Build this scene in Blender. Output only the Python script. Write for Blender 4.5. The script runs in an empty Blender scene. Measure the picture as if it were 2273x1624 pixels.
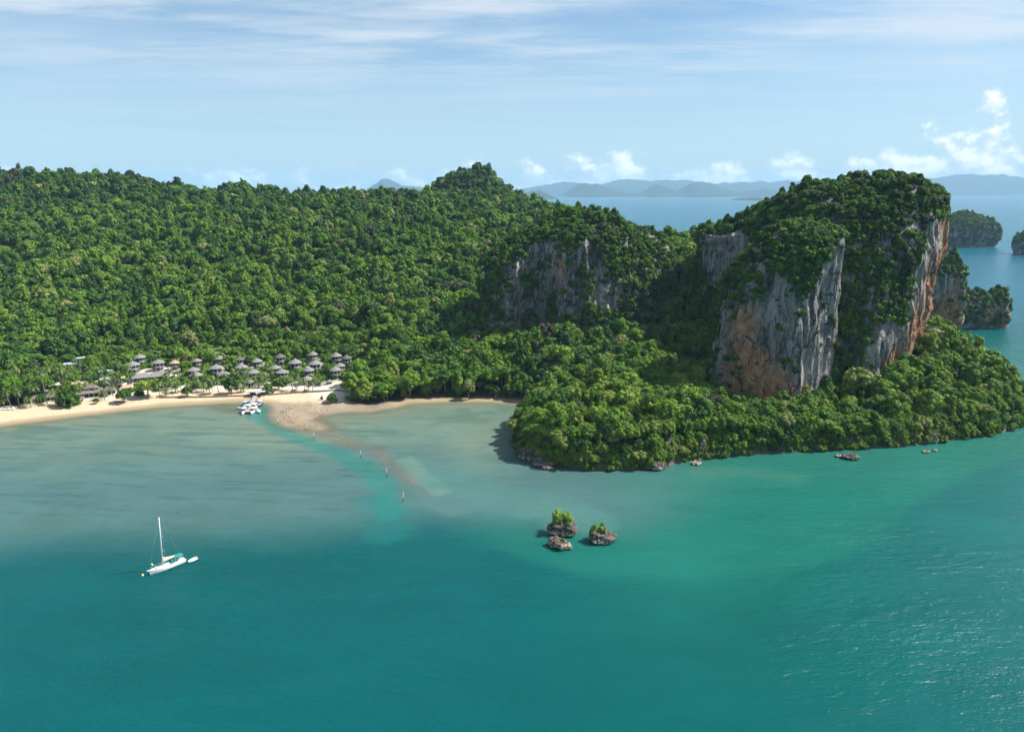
import bpy, bmesh, math, random
import numpy as np

# ------------------------------------------------------------------ camera, sky, sun
S = bpy.context.scene
COL = S.collection
R = math.radians
rng = np.random.default_rng(7)
random.seed(7)

CAM_H = 110.0
PITCH = R(13.69)
FOC = 1593.0 / 2273.0                     # focal length in picture widths
cam_d = bpy.data.cameras.new("camera")
cam_d.sensor_width = 36.0
cam_d.lens = 36.0 * FOC
cam_d.clip_start = 1.0
cam_d.clip_end = 120000.0
cam = bpy.data.objects.new("camera", cam_d)
cam.location = (0, 0, CAM_H)
cam.rotation_euler = (R(90) - PITCH, 0, 0)
COL.objects.link(cam)
S.camera = cam

SUN_ELEV, SUN_AZ = R(49), R(80)           # azimuth clockwise from +Y, the view direction
sun_dir = np.array([math.sin(SUN_AZ) * math.cos(SUN_ELEV), math.cos(SUN_AZ) * math.cos(SUN_ELEV), math.sin(SUN_ELEV)])

world = bpy.data.worlds.new("World")
S.world = world
world.use_nodes = True


class NT:
    """small node-tree writer"""
    def __init__(self, tree):
        self.t = tree
        tree.nodes.clear()

    def n(self, typ, ins=None, **props):
        nd = self.t.nodes.new(typ)
        for k, v in props.items():
            setattr(nd, k, v)
        for k, v in (ins or {}).items():
            s = nd.inputs[k]
            if isinstance(v, bpy.types.NodeSocket):
                self.t.links.new(v, s)
            elif isinstance(v, bpy.types.Node):
                self.t.links.new(v.outputs[0], s)
            else:
                s.default_value = v
        return nd

    def math(self, op, a, b=0.0, c=0.0, clamp=False):
        return self.n('ShaderNodeMath', {0: a, 1: b, 2: c}, operation=op, use_clamp=clamp).outputs[0]

    def vmath(self, op, a, b=(0, 0, 0)):
        return self.n('ShaderNodeVectorMath', {0: a, 1: b}, operation=op).outputs[0]

    def ramp(self, fac, stops, interp='LINEAR'):
        nd = self.n('ShaderNodeValToRGB', {0: fac})
        cr = nd.color_ramp
        cr.interpolation = interp
        while len(cr.elements) < len(stops):
            cr.elements.new(0.5)
        for e, (p, c) in zip(cr.elements, stops):
            e.position = p
            e.color = c if len(c) == 4 else (*c, 1)
        return nd.outputs[0]

    def rng(self, v, a, b, c=0.0, d=1.0, smooth=True):
        return self.n('ShaderNodeMapRange', {0: v, 1: a, 2: b, 3: c, 4: d},
                      interpolation_type='SMOOTHSTEP' if smooth else 'LINEAR').outputs[0]

    def noise(self, vec, scale, detail=4.0, rough=0.5, dist=0.0):
        return self.n('ShaderNodeTexNoise', {'Vector': vec, 'Scale': scale, 'Detail': detail,
                                             'Roughness': rough, 'Distortion': dist}).outputs[0]

    def mix(self, f, a, b, typ='MIX'):
        nd = self.n('ShaderNodeMix', data_type='RGBA', blend_type=typ)
        for i, v in ((0, f), (6, a), (7, b)):
            if isinstance(v, bpy.types.NodeSocket):
                self.t.links.new(v, nd.inputs[i])
            else:
                nd.inputs[i].default_value = v if not (isinstance(v, tuple) and len(v) == 3) else (*v, 1)
        return nd.outputs[2]


def build_world():
    w = NT(world.node_tree)
    sky = w.n('ShaderNodeTexSky', sky_type='NISHITA', sun_disc=False, sun_elevation=SUN_ELEV,
              sun_rotation=SUN_AZ, altitude=100.0, air_density=1.0, dust_density=0.5, ozone_density=2.5)
    co = w.n('ShaderNodeTexCoord').outputs['Generated']
    sep = w.n('ShaderNodeSeparateXYZ', {0: co})
    x, y, z = sep.outputs
    zc = w.math('MAXIMUM', z, 0.02)
    # high thin cirrus: noise on a flat layer far above
    plane = w.n('ShaderNodeCombineXYZ', {0: w.math('DIVIDE', x, zc), 1: w.math('DIVIDE', y, zc), 2: 0.0}).outputs[0]
    mp = w.n('ShaderNodeMapping', {0: plane, 'Rotation': (0, 0, R(-6)), 'Scale': (0.6, 1.35, 1)}).outputs[0]
    warp = w.n('ShaderNodeTexNoise', {'Vector': mp, 'Scale': 0.8, 'Detail': 3.0}).outputs[1]
    mp2 = w.vmath('ADD', mp, w.vmath('SCALE', warp))
    mp2.node.inputs[1].links[0].from_node.inputs[3].default_value = 0.55
    cir = w.noise(mp2, 1.15, 9.0, 0.62)
    big = w.noise(mp, 0.33, 2.0, 0.5)
    cirr = w.math('MULTIPLY', w.rng(cir, 0.36, 0.66), w.rng(big, 0.30, 0.50))
    cirr = w.math('MULTIPLY', cirr, w.rng(z, 0.09, 0.20))
    veil = w.math('MULTIPLY', w.rng(w.noise(mp2, 0.5, 5.0, 0.55), 0.35, 0.75), w.rng(z, 0.02, 0.14))
    # soft veil bands lower down
    # cumulus puffs above the horizon: noise on azimuth / elevation
    az = w.math('ARCTAN2', x, y)
    uv = w.n('ShaderNodeCombineXYZ', {0: w.math('MULTIPLY', az, 1.0), 1: w.math('MULTIPLY', z, 1.35), 2: 3.7}).outputs[0]
    uv2 = w.vmath('ADD', uv, (0.006, 0.010, 0.0))
    def cum(v):
        return w.noise(v, 24.0, 7.0, 0.56)
    n1, n2 = cum(uv), cum(uv2)
    mass = w.noise(uv, 5.0, 2.0, 0.5)
    # where the banks stand: higher and denser towards the right of the view, low elsewhere
    right = w.rng(az, 0.40, 0.58)
    mid = w.rng(az, -0.55, 0.28, 0.62, 1.0)
    toph = w.math('ADD', w.math('MULTIPLY', right, 0.042), w.math('MULTIPLY', mid, 0.046))
    toph = w.math('MULTIPLY', toph, w.rng(mass, 0.28, 0.66, 0.55, 1.25))
    prof = w.math('DIVIDE', z, toph)
    thr = w.math('ADD', 0.297, w.math('MULTIPLY', prof, 0.24))
    thr = w.math('ADD', thr, w.rng(z, 0.028, 0.0, 0.0, 0.12))
    cm = w.rng(w.math('SUBTRACT', n1, thr), -0.01, 0.17)
    cm = w.math('MULTIPLY', cm, w.rng(prof, 1.5, 0.9))
    shade = w.rng(w.math('SUBTRACT', n1, n2), -0.10, 0.12)
    def lum(r, g, b):                      # a displayed brightness in units of the sky texture
        k = 1.0 / (SKY_K * 2 ** EXPOSURE)
        return (r * k, g * k, b * k)
    ccol = w.mix(shade, lum(0.84, 0.93, 1.02), lum(1.45, 1.45, 1.45))
    skyc = w.mix(1.0, sky.outputs[0], (0.78, 0.99, 1.07), 'MULTIPLY')
    hz = w.rng(z, 0.28, 0.0, 0.0, 0.55)
    skyc = w.mix(hz, skyc, lum(0.66, 0.81, 0.94))
    c = w.mix(w.math('MULTIPLY', veil, 0.42), skyc, lum(0.72, 0.84, 0.94))
    c = w.mix(w.math('MULTIPLY', cirr, 0.7), c, lum(0.86, 0.91, 0.96))
    c = w.mix(w.math('MULTIPLY', cm, 0.95), c, ccol)
    bg = w.n('ShaderNodeBackground', {0: c, 1: SKY_K})
    w.n('ShaderNodeOutputWorld', {0: bg})


SKY_K = 0.064
EXPOSURE = 0.95
build_world()

sun_l = bpy.data.lights.new("sun", 'SUN')
sun_l.energy = 5.0
sun_l.angle = R(0.5)
sun_l.color = (1.0, 0.955, 0.88)
sun_o = bpy.data.objects.new("sun", sun_l)
sun_o.rotation_euler = (R(90) - SUN_ELEV, 0, -SUN_AZ + math.pi)   # set exactly below
from mathutils import Vector
sun_o.rotation_euler = Vector(sun_dir).to_track_quat('Z', 'Y').to_euler()
COL.objects.link(sun_o)

vs = S.view_settings
vs.view_transform = 'Standard'
vs.look = 'None'
vs.exposure = EXPOSURE
vs.gamma = 1.0
S.cycles.use_denoising = True
S.cycles.use_adaptive_sampling = True
S.cycles.adaptive_threshold = 0.03
S.cycles.max_bounces = 5
S.cycles.diffuse_bounces = 1
S.cycles.glossy_bounces = 2
S.cycles.transmission_bounces = 2
S.cycles.transparent_max_bounces = 8
S.cycles.volume_bounces = 0
S.cycles.caustics_reflective = False
S.cycles.caustics_refractive = False


# ------------------------------------------------------------------ helpers
def ground(px, py, z=0.0):
    """where the sight line through a picture point (2273 wide) meets the level z"""
    u = (px - 1136.5) / 1593.0
    v = (812.0 - py) / 1593.0
    d = (u, math.cos(PITCH) + v * math.sin(PITCH), -math.sin(PITCH) + v * math.cos(PITCH))
    t = (z - CAM_H) / d[2]
    return d[0] * t, d[1] * t


def picture(X, Y, Z):
    dz = np.asarray(Z) - CAM_H
    f = Y * math.cos(PITCH) - dz * math.sin(PITCH)
    f = np.where(f < 1, 1, f)
    up = Y * math.sin(PITCH) + dz * math.cos(PITCH)
    return 1136.5 + 1593 * X / f, 812 - 1593 * up / f


def _hash(ix, iy, iz, seed):
    h = (ix.astype(np.int64) * 374761393 + iy.astype(np.int64) * 668265263 + iz.astype(np.int64) * 2147483647 * 3
         + seed * 974634721) & 0xFFFFFFFF
    h = ((h ^ (h >> 13)) * 1274126177) & 0xFFFFFFFF
    h = ((h ^ (h >> 16)) * 2246822519) & 0xFFFFFFFF
    return ((h ^ (h >> 15)) & 0xFFFFFF) / float(0xFFFFFF)


def vnoise(x, y, z=0.0, seed=0):
    x, y, z = np.broadcast_arrays(np.asarray(x, float), np.asarray(y, float), np.asarray(z, float))
    x0, y0, z0 = np.floor(x), np.floor(y), np.floor(z)
    fx, fy, fz = x - x0, y - y0, z - z0
    fx, fy, fz = [f * f * f * (f * (f * 6 - 15) + 10) for f in (fx, fy, fz)]
    out = 0
    for a in (0, 1):
        for b in (0, 1):
            for c in (0, 1):
                w = (fx if a else 1 - fx) * (fy if b else 1 - fy) * (fz if c else 1 - fz)
                out = out + w * _hash(x0 + a, y0 + b, z0 + c, seed)
    return out


def fbm(x, y, z=0.0, octs=4, seed=0, gain=0.5):
    s, a, t = 0, 1.0, 0
    for o in range(octs):
        k = 2.0 ** o
        s = s + a * (vnoise(np.asarray(x) * k + o * 7.3, np.asarray(y) * k + o * 3.1, np.asarray(z) * k, seed + o) - 0.5)
        t += a * 0.5
        a *= gain
    return s / t          # about -1..1


def sstep(a, b, x):
    t = np.clip((np.asarray(x, float) - a) / (b - a), 0, 1)
    return t * t * (3 - 2 * t)


def np_mesh(name, verts, quads=None, tris=None, smooth=True, attrs=None):
    """mesh from numpy arrays; attrs: name -> (type, domain, flat array)"""
    me = bpy.data.meshes.new(name)
    verts = np.asarray(verts, np.float32)
    nq = 0 if quads is None else len(quads)
    nt = 0 if tris is None else len(tris)
    me.vertices.add(len(verts))
    me.vertices.foreach_set("co", verts.ravel())
    if nq + nt:
        idx = np.concatenate([np.asarray(q, np.int32).ravel() for q in (quads, tris) if q is not None and len(q)])
        me.loops.add(len(idx))
        me.loops.foreach_set("vertex_index", idx)
        me.polygons.add(nq + nt)
        st = np.concatenate([np.arange(nq) * 4, nq * 4 + np.arange(nt) * 3]).astype(np.int32)
        me.polygons.foreach_set("loop_start", st)
        if smooth:
            me.polygons.foreach_set("use_smooth", np.ones(nq + nt, bool))
    for k, (typ, dom, arr) in (attrs or {}).items():
        a = me.attributes.new(k, typ, dom)
        key = {'FLOAT': 'value', 'INT': 'value', 'FLOAT_COLOR': 'color', 'FLOAT_VECTOR': 'vector'}[typ]
        a.data.foreach_set(key, np.asarray(arr, np.int32 if typ == 'INT' else np.float32).ravel())
    me.update()
    me.validate()
    return me


def grid_quads(nr, nc, wrap=False):
    r = np.arange(nr - 1)[:, None]
    c = np.arange(nc if wrap else nc - 1)[None, :]
    c1 = (c + 1) % nc
    return np.stack([r * nc + c, r * nc + c1, (r + 1) * nc + c1, (r + 1) * nc + c], -1).reshape(-1, 4)


def link(name, me, mat=None, parent=None, loc=None, rot=None, scale=None):
    o = bpy.data.objects.new(name, me)
    if me is not None and mat is not None and len(me.materials) == 0:
        for m in (mat if isinstance(mat, (list, tuple)) else [mat]):
            me.materials.append(m)
    COL.objects.link(o)
    if parent is not None:
        o.parent = parent
    if loc is not None:
        o.location = loc
    if rot is not None:
        o.rotation_euler = rot
    if scale is not None:
        o.scale = scale if hasattr(scale, '__len__') else (scale,) * 3
    return o


def tag(o, label=None, cat=None, group=None, kind=None):
    if label:
        o['label'] = label
    if cat:
        o['category'] = cat
    if group:
        o['group'] = group
    if kind:
        o['kind'] = kind
    return o


def copy_tree(o, parent=None):
    c = o.copy()
    COL.objects.link(c)
    c.parent = parent
    for ch in o.children:
        copy_tree(ch, c)
    return c


def ordinal(n):
    w = ("first second third fourth fifth sixth seventh eighth ninth tenth eleventh twelfth thirteenth fourteenth fifteenth "
         "sixteenth seventeenth eighteenth nineteenth twentieth").split()
    if n <= 20:
        return w[n - 1]
    tens = {2: "twenty", 3: "thirty", 4: "forty", 5: "fifty", 6: "sixty", 7: "seventy", 8: "eighty", 9: "ninety"}
    if n % 10 == 0:
        return tens[n // 10][:-1] + "ieth"
    return tens[n // 10] + "-" + w[n % 10 - 1]


class MB:
    """collects simple shapes into one mesh"""
    def __init__(self):
        self.v, self.f = [], []

    def add(self, vs, fs):
        b = len(self.v)
        self.v += [tuple(p) for p in vs]
        self.f += [tuple(i + b for i in f) for f in fs]
        return self

    def box(self, x0, x1, y0, y1, z0, z1):
        return self.add([(x0, y0, z0), (x1, y0, z0), (x1, y1, z0), (x0, y1, z0), (x0, y0, z1), (x1, y0, z1), (x1, y1, z1), (x0, y1, z1)],
                        [(3, 2, 1, 0), (4, 5, 6, 7), (0, 1, 5, 4), (1, 2, 6, 5), (2, 3, 7, 6), (3, 0, 4, 7)])

    def tube(self, p, q, r0, r1=None, n=6):
        r1 = r0 if r1 is None else r1
        p, q = Vector(p), Vector(q)
        d = (q - p).normalized()
        a = d.orthogonal().normalized()
        b = d.cross(a)
        vs = []
        for c, r in ((p, r0), (q, r1)):
            for i in range(n):
                t = 2 * math.pi * i / n
                vs.append(c + a * (r * math.cos(t)) + b * (r * math.sin(t)))
        fs = [(i, (i + 1) % n, n + (i + 1) % n, n + i) for i in range(n)]
        fs += [tuple(range(n - 1, -1, -1)), tuple(range(n, 2 * n))]
        return self.add(vs, fs)

    def path(self, pts, radii, n=6):
        """a bent tapering tube"""
        pts = [Vector(p) for p in pts]
        vs, fs = [], []
        for i, p in enumerate(pts):
            d = (pts[min(i + 1, len(pts) - 1)] - pts[max(i - 1, 0)]).normalized()
            a = Vector((1, 0, 0)) if abs(d.x) < 0.8 else Vector((0, 1, 0))
            b = d.cross(a).normalized()
            a = b.cross(d)
            for k in range(n):
                t = 2 * math.pi * k / n
                vs.append(p + (a * math.cos(t) + b * math.sin(t)) * radii[i])
        for i in range(len(pts) - 1):
            for k in range(n):
                fs.append((i * n + k, i * n + (k + 1) % n, (i + 1) * n + (k + 1) % n, (i + 1) * n + k))
        fs.append(tuple(range(n - 1, -1, -1)))
        fs.append(tuple((len(pts) - 1) * n + k for k in range(n)))
        return self.add(vs, fs)

    def rings(self, rings, cap0=True, cap1=True, close=True):
        """loft closed (or open) rings of equal count"""
        n = len(rings[0])
        vs = [p for r in rings for p in r]
        fs = []
        for i in range(len(rings) - 1):
            for k in range(n if close else n - 1):
                fs.append((i * n + k, i * n + (k + 1) % n, (i + 1) * n + (k + 1) % n, (i + 1) * n + k))
        if cap0:
            fs.append(tuple(range(n - 1, -1, -1)))
        if cap1:
            fs.append(tuple((len(rings) - 1) * n + k for k in range(n)))
        return self.add(vs, fs)

    def lathe(self, prof, n=12, cx=0, cy=0, sx=1.0, sy=1.0, a0=0.0, cap0=True, cap1=True):
        rs = [[(cx + sx * r * math.cos(a0 + 2 * math.pi * k / n), cy + sy * r * math.sin(a0 + 2 * math.pi * k / n), z) for k in range(n)]
              for r, z in prof]
        return self.rings(rs, cap0, cap1)

    def mesh(self, name, smooth=False):
        me = bpy.data.meshes.new(name)
        me.from_pydata(self.v, [], self.f)
        if smooth:
            me.polygons.foreach_set("use_smooth", np.ones(len(me.polygons), bool))
        me.update()
        return me

    def build(self, name, mat, parent=None, smooth=False, **kw):
        return link(name, self.mesh(name, smooth), mat, parent, **kw)


# ------------------------------------------------------------------ materials
def mat_new(name):
    m = bpy.data.materials.new(name)
    m.use_nodes = True
    return m, NT(m.node_tree)


def finish(t, col, rough=0.8, bump=None, bump_d=0.1, bump_s=1.0, spec=0.3, **extra):
    b = t.n('ShaderNodeBsdfPrincipled', {'Base Color': col, 'Roughness': rough, 'Specular IOR Level': spec})
    for k, v in extra.items():
        s = b.inputs[k.replace('_', ' ')]
        if isinstance(v, bpy.types.NodeSocket):
            t.t.links.new(v, s)
        else:
            s.default_value = v
    if bump is not None:
        bn = t.n('ShaderNodeBump', {'Height': bump, 'Distance': bump_d, 'Strength': bump_s})
        t.t.links.new(bn.outputs[0], b.inputs['Normal'])
    t.n('ShaderNodeOutputMaterial', {0: b})
    return b


def plain(name, col, rough=0.6, var=0.12, scale=1.5, spec=0.3):
    m, t = mat_new(name)
    co = t.n('ShaderNodeTexCoord').outputs['Object']
    n = t.noise(co, scale, 4.0, 0.6)
    c = t.mix(n, tuple(max(0, x * (1 - var * 2)) for x in col), tuple(min(1, x * (1 + var)) for x in col))
    finish(t, c, rough, spec=spec)
    return m


M = {}


def build_setting_materials():
    # land: colour per vertex (sand, wet sand, reef flat, forest floor) with fine grain on top
    m, t = mat_new("land")
    co = t.n('ShaderNodeTexCoord').outputs['Object']
    a = t.n('ShaderNodeAttribute', attribute_name="gcol").outputs['Color']
    n1 = t.noise(co, 0.9, 6.0, 0.65)
    n2 = t.noise(co, 5.0, 3.0, 0.6)
    k = t.math('ADD', t.rng(n1, 0.25, 0.75, 0.80, 1.14), t.rng(n2, 0.3, 0.7, -0.05, 0.05))
    c = t.mix(1.0, a, t.n('ShaderNodeCombineColor', {0: k, 1: k, 2: k}).outputs[0], 'MULTIPLY')
    finish(t, c, 0.92, t.noise(co, 1.6, 5.0, 0.7), 0.25, 0.7, spec=0.15)
    M['land'] = m

    # water: body colour per vertex (depth and sea bed), clear at the very edge, rippled gloss
    m, t = mat_new("water")
    co = t.n('ShaderNodeTexCoord').outputs['Object']
    a = t.n('ShaderNodeAttribute', attribute_name="wcol")
    dep = t.n('ShaderNodeAttribute', attribute_name="depth").outputs['Fac']
    mp = t.n('ShaderNodeMapping', {0: co, 'Rotation': (0, 0, R(12)), 'Scale': (0.42, 1.0, 1.0)}).outputs[0]
    mpb = t.n('ShaderNodeMapping', {0: co, 'Rotation': (0, 0, R(-28)), 'Scale': (0.55, 1.0, 1.0)}).outputs[0]
    w1 = t.noise(mp, 0.42, 4.0, 0.6, 0.4)
    w2 = t.noise(mpb, 1.5, 3.0, 0.6)
    w3 = t.noise(mp, 0.09, 3.0, 0.5, 0.8)
    gust = t.rng(t.noise(co, 0.014, 3.0, 0.5), 0.35, 0.65, 0.55, 1.0)
    open_ = t.rng(t.n('ShaderNodeSeparateXYZ', {0: co}).outputs[0], -60.0, 200.0, 0.95, 1.2)
    gust = t.math('MULTIPLY', gust, open_)
    h = t.math('ADD', t.math('MULTIPLY', w1, 0.55), t.math('ADD', t.math('MULTIPLY', w2, 0.24), t.math('MULTIPLY', w3, 0.9)))
    h = t.math('MULTIPLY', h, gust)
    bn = t.n('ShaderNodeBump', {'Height': h, 'Distance': 1.1, 'Strength': 0.9})
    tone = t.rng(t.noise(mp, 0.05, 5.0, 0.6, 0.6), 0.3, 0.7, 0.93, 1.06)
    c = t.mix(1.0, a.outputs['Color'], t.n('ShaderNodeCombineColor', {0: tone, 1: tone, 2: tone}).outputs[0], 'MULTIPLY')
    b = t.n('ShaderNodeBsdfPrincipled', {'Base Color': c, 'Roughness': 0.25, 'IOR': 1.33, 'Specular IOR Level': 0.20, 'Normal': bn})
    al = t.rng(dep, 0.0, 0.55)
    tr = t.n('ShaderNodeBsdfTransparent')
    mx = t.n('ShaderNodeMixShader', {0: al, 1: tr, 2: b})
    t.n('ShaderNodeOutputMaterial', {0: mx})
    M['water'] = m

    # limestone: grey with vertical water streaks, pale ribs, rust-orange stains, cave-dark pockets painted into the colour
    m, t = mat_new("limestone")
    co = t.n('ShaderNodeTexCoord').outputs['Object']
    rust = t.n('ShaderNodeAttribute', attribute_name="rust").outputs['Fac']
    wob = t.n('ShaderNodeTexNoise', {'Vector': co, 'Scale': 0.12, 'Detail': 3.0}).outputs[1]
    cw = t.n('ShaderNodeVectorMath', {0: wob, 1: (5.0, 5.0, 5.0), 2: co}, operation='MULTIPLY_ADD').outputs[0]
    ms = t.n('ShaderNodeMapping', {0: cw, 'Scale': (1, 1, 0.13)}).outputs[0]
    ms2 = t.n('ShaderNodeMapping', {0: co, 'Scale': (1, 1, 0.05)}).outputs[0]
    st = t.noise(ms, 0.30, 8.0, 0.72, 0.4)
    st2 = t.noise(ms2, 0.75, 6.0, 0.70)
    pit = t.noise(co, 0.55, 7.0, 0.72)
    bl = t.noise(co, 0.10, 6.0, 0.6)
    base = t.ramp(st, [(0.33, (0.050, 0.049, 0.053)), (0.43, (0.17, 0.168, 0.172)), (0.50, (0.30, 0.295, 0.29)), (0.58, (0.46, 0.44, 0.41)), (0.70, (0.62, 0.59, 0.54))])
    dark = t.rng(st2, 0.52, 0.66)
    base = t.mix(t.math('MULTIPLY', dark, 0.6), base, (0.06, 0.062, 0.07))
    rf = t.math('ADD', rust, t.math('MULTIPLY', t.math('SUBTRACT', pit, 0.5), 1.6))
    rf = t.math('ADD', rf, t.math('MULTIPLY', t.math('SUBTRACT', st2, 0.5), 2.0))
    rf = t.rng(rf, 0.30, 0.62)
    orange = t.ramp(t.noise(co, 0.26, 7.0, 0.7), [(0.32, (0.22, 0.075, 0.035)), (0.46, (0.46, 0.20, 0.085)), (0.58, (0.58, 0.33, 0.18)), (0.70, (0.68, 0.50, 0.35))])
    c = t.mix(t.math('MULTIPLY', rf, 0.88), base, orange)
    c = t.mix(t.rng(pit, 0.42, 0.30), c, (0.025, 0.025, 0.028))  # dark cave-like pockets: shade of hollows put into the colour
    mc = t.n('ShaderNodeMapping', {0: cw, 'Scale': (1, 1, 0.32)}).outputs[0]
    vor = t.n('ShaderNodeTexVoronoi', {'Vector': mc, 'Scale': 0.30}, feature='DISTANCE_TO_EDGE').outputs[0]
    crack = t.math('MULTIPLY', t.rng(vor, 0.07, 0.0), t.rng(bl, 0.40, 0.58))
    c = t.mix(t.math('MULTIPLY', crack, 0.85), c, (0.022, 0.022, 0.025))
    hb = t.math('ADD', t.math('MULTIPLY', st, 1.0), t.math('MULTIPLY', pit, 1.3))
    hb = t.math('SUBTRACT', hb, t.math('MULTIPLY', crack, 0.6))
    finish(t, c, 0.9, hb, 2.2, 1.0, spec=0.15)
    M['limestone'] = m

    # small sea rocks, pale oyster band near the water line
    m, t = mat_new("sea_rock")
    co = t.n('ShaderNodeTexCoord').outputs['Object']
    n = t.noise(co, 0.75, 8.0, 0.75)
    z = t.n('ShaderNodeSeparateXYZ', {0: co}).outputs[2]
    c = t.ramp(n, [(0.36, (0.018, 0.016, 0.017)), (0.47, (0.080, 0.066, 0.060)), (0.57, (0.17, 0.14, 0.125)), (0.70, (0.31, 0.27, 0.245))])
    band = t.math('MULTIPLY', t.rng(z, 0.2, 0.5), t.rng(z, 2.2, 1.2))
    oy = t.math('MULTIPLY', band, t.rng(t.noise(co, 1.3, 4.0, 0.6), 0.42, 0.60))
    c = t.mix(oy, c, (0.60, 0.50, 0.38))
    wet = t.rng(z, 0.42, 0.15)
    c = t.mix(wet, c, (0.03, 0.03, 0.025))
    finish(t, c, 0.85, n, 0.7, 1.0, spec=0.2)
    M['sea_rock'] = m

    # far wooded hills
    m, t = mat_new("far_hill")
    co = t.n('ShaderNodeTexCoord').outputs['Object']
    n = t.noise(co, 0.004, 6.0, 0.6)
    c = t.mix(n, (0.012, 0.022, 0.022), (0.04, 0.06, 0.045))
    finish(t, c, 0.95, spec=0.1)
    M['far_hill'] = m


build_setting_materials()

# ------------------------------------------------------------------ the land
SHORE = [(-1500, -150), (-800, 110), (-450, 232), (-330, 285), (-250, 331), (-216, 350), (-186, 364), (-155, 372), (-143, 373), (-128, 370),
         (-122, 361), (-119, 349), (-114, 339), (-106, 331), (-99, 328), (-92, 326), (-101, 337), (-99, 346), (-92, 353), (-85, 356), (-74, 356),
         (-62, 364), (-56, 371), (-33, 374), (-9, 373), (10, 367), (19, 358), (9, 345), (2, 325), (1, 304), (5, 288), (15, 278), (30, 273),
         (48, 273), (62, 277), (76, 284), (95, 289), (112, 293), (143, 297), (171, 301), (194, 307), (221, 316), (243, 327), (258, 342),
         (270, 362), (276, 385), (272, 420), (262, 460), (252, 520), (238, 600), (228, 680), (200, 800), (170, 960), (160, 1150), (140, 1500), (-1500, 1500)]
SHORE = np.array(SHORE, float)


def inside_dist(X, Y, poly):
    """signed distance to a closed outline, positive inside"""
    sh = X.shape
    x, y = X.ravel(), Y.ravel()
    best = np.full(x.shape, 1e9)
    ins = np.zeros(x.shape, bool)
    n = len(poly)
    for i in range(n):
        ax, ay = poly[i]
        bx, by = poly[(i + 1) % n]
        dx, dy = bx - ax, by - ay
        t = np.clip(((x - ax) * dx + (y - ay) * dy) / (dx * dx + dy * dy), 0, 1)
        best = np.minimum(best, np.hypot(x - ax - t * dx, y - ay - t * dy))
        if ay != by:
            c = ((ay > y) != (by > y)) & (x < dx * (y - ay) / dy + ax)
            ins ^= c
    return np.where(ins, best, -best).reshape(sh)


HILLS = np.array([(-600, 330, 8), (-400, 360, 4), (-300, 395, 3), (-220, 415, 4), (-130, 412, 4), (-70, 405, 4), (-20, 400, 5), (-200, 445, 8), (-120, 445, 9), (-60, 445, 10), (-20, 440, 11), (-160, 485, 16), (-85, 485, 18), (-250, 475, 9), (-340, 460, 6), (-300, 520, 14), (-420, 520, 14), (-600, 520, 20), (-200, 570, 32), (-100, 570, 36), (-20, 530, 28), (-300, 620, 46), (-450, 640, 52), (-620, 660, 66), (-200, 690, 70), (-100, 710, 76), (0, 700, 72), (-330, 720, 71), (-470, 760, 87), (-226, 850, 97), (-319, 850, 103), (-385, 860, 100), (-446, 880, 115), (-505, 890, 118), (-565, 900, 119), (-640, 880, 115), (-800, 900, 101), (-157, 900, 96), (-102, 950, 90), (-300, 1020, 73), (-550, 1060, 81), (-200, 1050, 67), (-88, 1085, 96), (-66, 1085, 96), (-38, 1080, 95), (-12, 1050, 91), (-110, 1060, 84), (16, 950, 86), (41, 800, 80), (62, 720, 70), (95, 620, 62), (134, 600, 64), (160, 590, 64), (180, 640, 50), (150, 750, 40), (120, 900, 45), (110, 415, 17), (128, 440, 34), (122, 480, 52), (125, 530, 58), (160, 520, 60), (230, 500, 20), (250, 560, 5), (0, 425, 15), (40, 420, 15), (75, 420, 15), (-35, 470, 19), (30, 398, 10), (55, 385, 12), (85, 385, 15), (70, 350, 10), (100, 345, 9), (90, 310, 10), (50, 300, 12), (20, 305, 9), (130, 312, 8), (160, 322, 8), (190, 326, 11), (215, 345, 19), (222, 372, 29), (240, 372, 22), (255, 365, 10), (255, 420, 20), (20, 335, 10), (45, 340, 12)], float)


def tps_fit(P):
    xy = P[:, :2] / 100
    d = np.hypot(xy[:, None, 0] - xy[None, :, 0], xy[:, None, 1] - xy[None, :, 1])
    K = np.where(d > 0, d * d * np.log(d + 1e-12), 0) + np.eye(len(P)) * 0.01
    Q = np.c_[np.ones(len(P)), xy]
    A = np.block([[K, Q], [Q.T, np.zeros((3, 3))]])
    return np.linalg.solve(A, np.r_[P[:, 2], 0, 0, 0])


_W = tps_fit(HILLS)


def hills(X, Y):
    x, y = X / 100, Y / 100
    z = _W[-3] + _W[-2] * x + _W[-1] * y
    for (px, py, _), w in zip(HILLS, _W):
        d2 = (x - px / 100) ** 2 + (y - py / 100) ** 2
        z = z + w * 0.5 * d2 * np.log(d2 + 1e-12)
    return z


def spaced(*segs):
    out = []
    for a, b, s in segs:
        out += list(np.arange(a, b, s))
    out.append(segs[-1][1])
    return np.array(out, float)


GX = spaced((-1200, -420, 30), (-420, -290, 6), (-290, 290, 2.0), (290, 330, 4))
GY = spaced((100, 250, 10), (250, 470, 1.5), (470, 700, 4), (700, 1200, 9), (1200, 1400, 25))
TX, TY = np.meshgrid(GX, GY)
TD = inside_dist(TX, TY, SHORE) + fbm(TX / 9, TY / 9, 0, 3, 5) * 0.9
TH = hills(TX, TY)
TH = TH + 29 * np.exp(-(((TX + 68) / 50) ** 4 + ((TY - 1085) / 60) ** 4)) + 14 * np.exp(-(((TX + 30) / 45) ** 2 + ((TY - 1075) / 60) ** 2))
HEADW = sstep(-14, -4, TX) * sstep(366, 352, TY) + sstep(150, 200, TX)     # rocky headland shore
HEADW = np.clip(HEADW, 0, 1)
prof_b = np.where(TD < 24, 0.045 * TD, np.where(TD < 60, 1.08 + 0.10 * (TD - 24), 4.68 + 0.9 * (TD - 60)))
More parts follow.
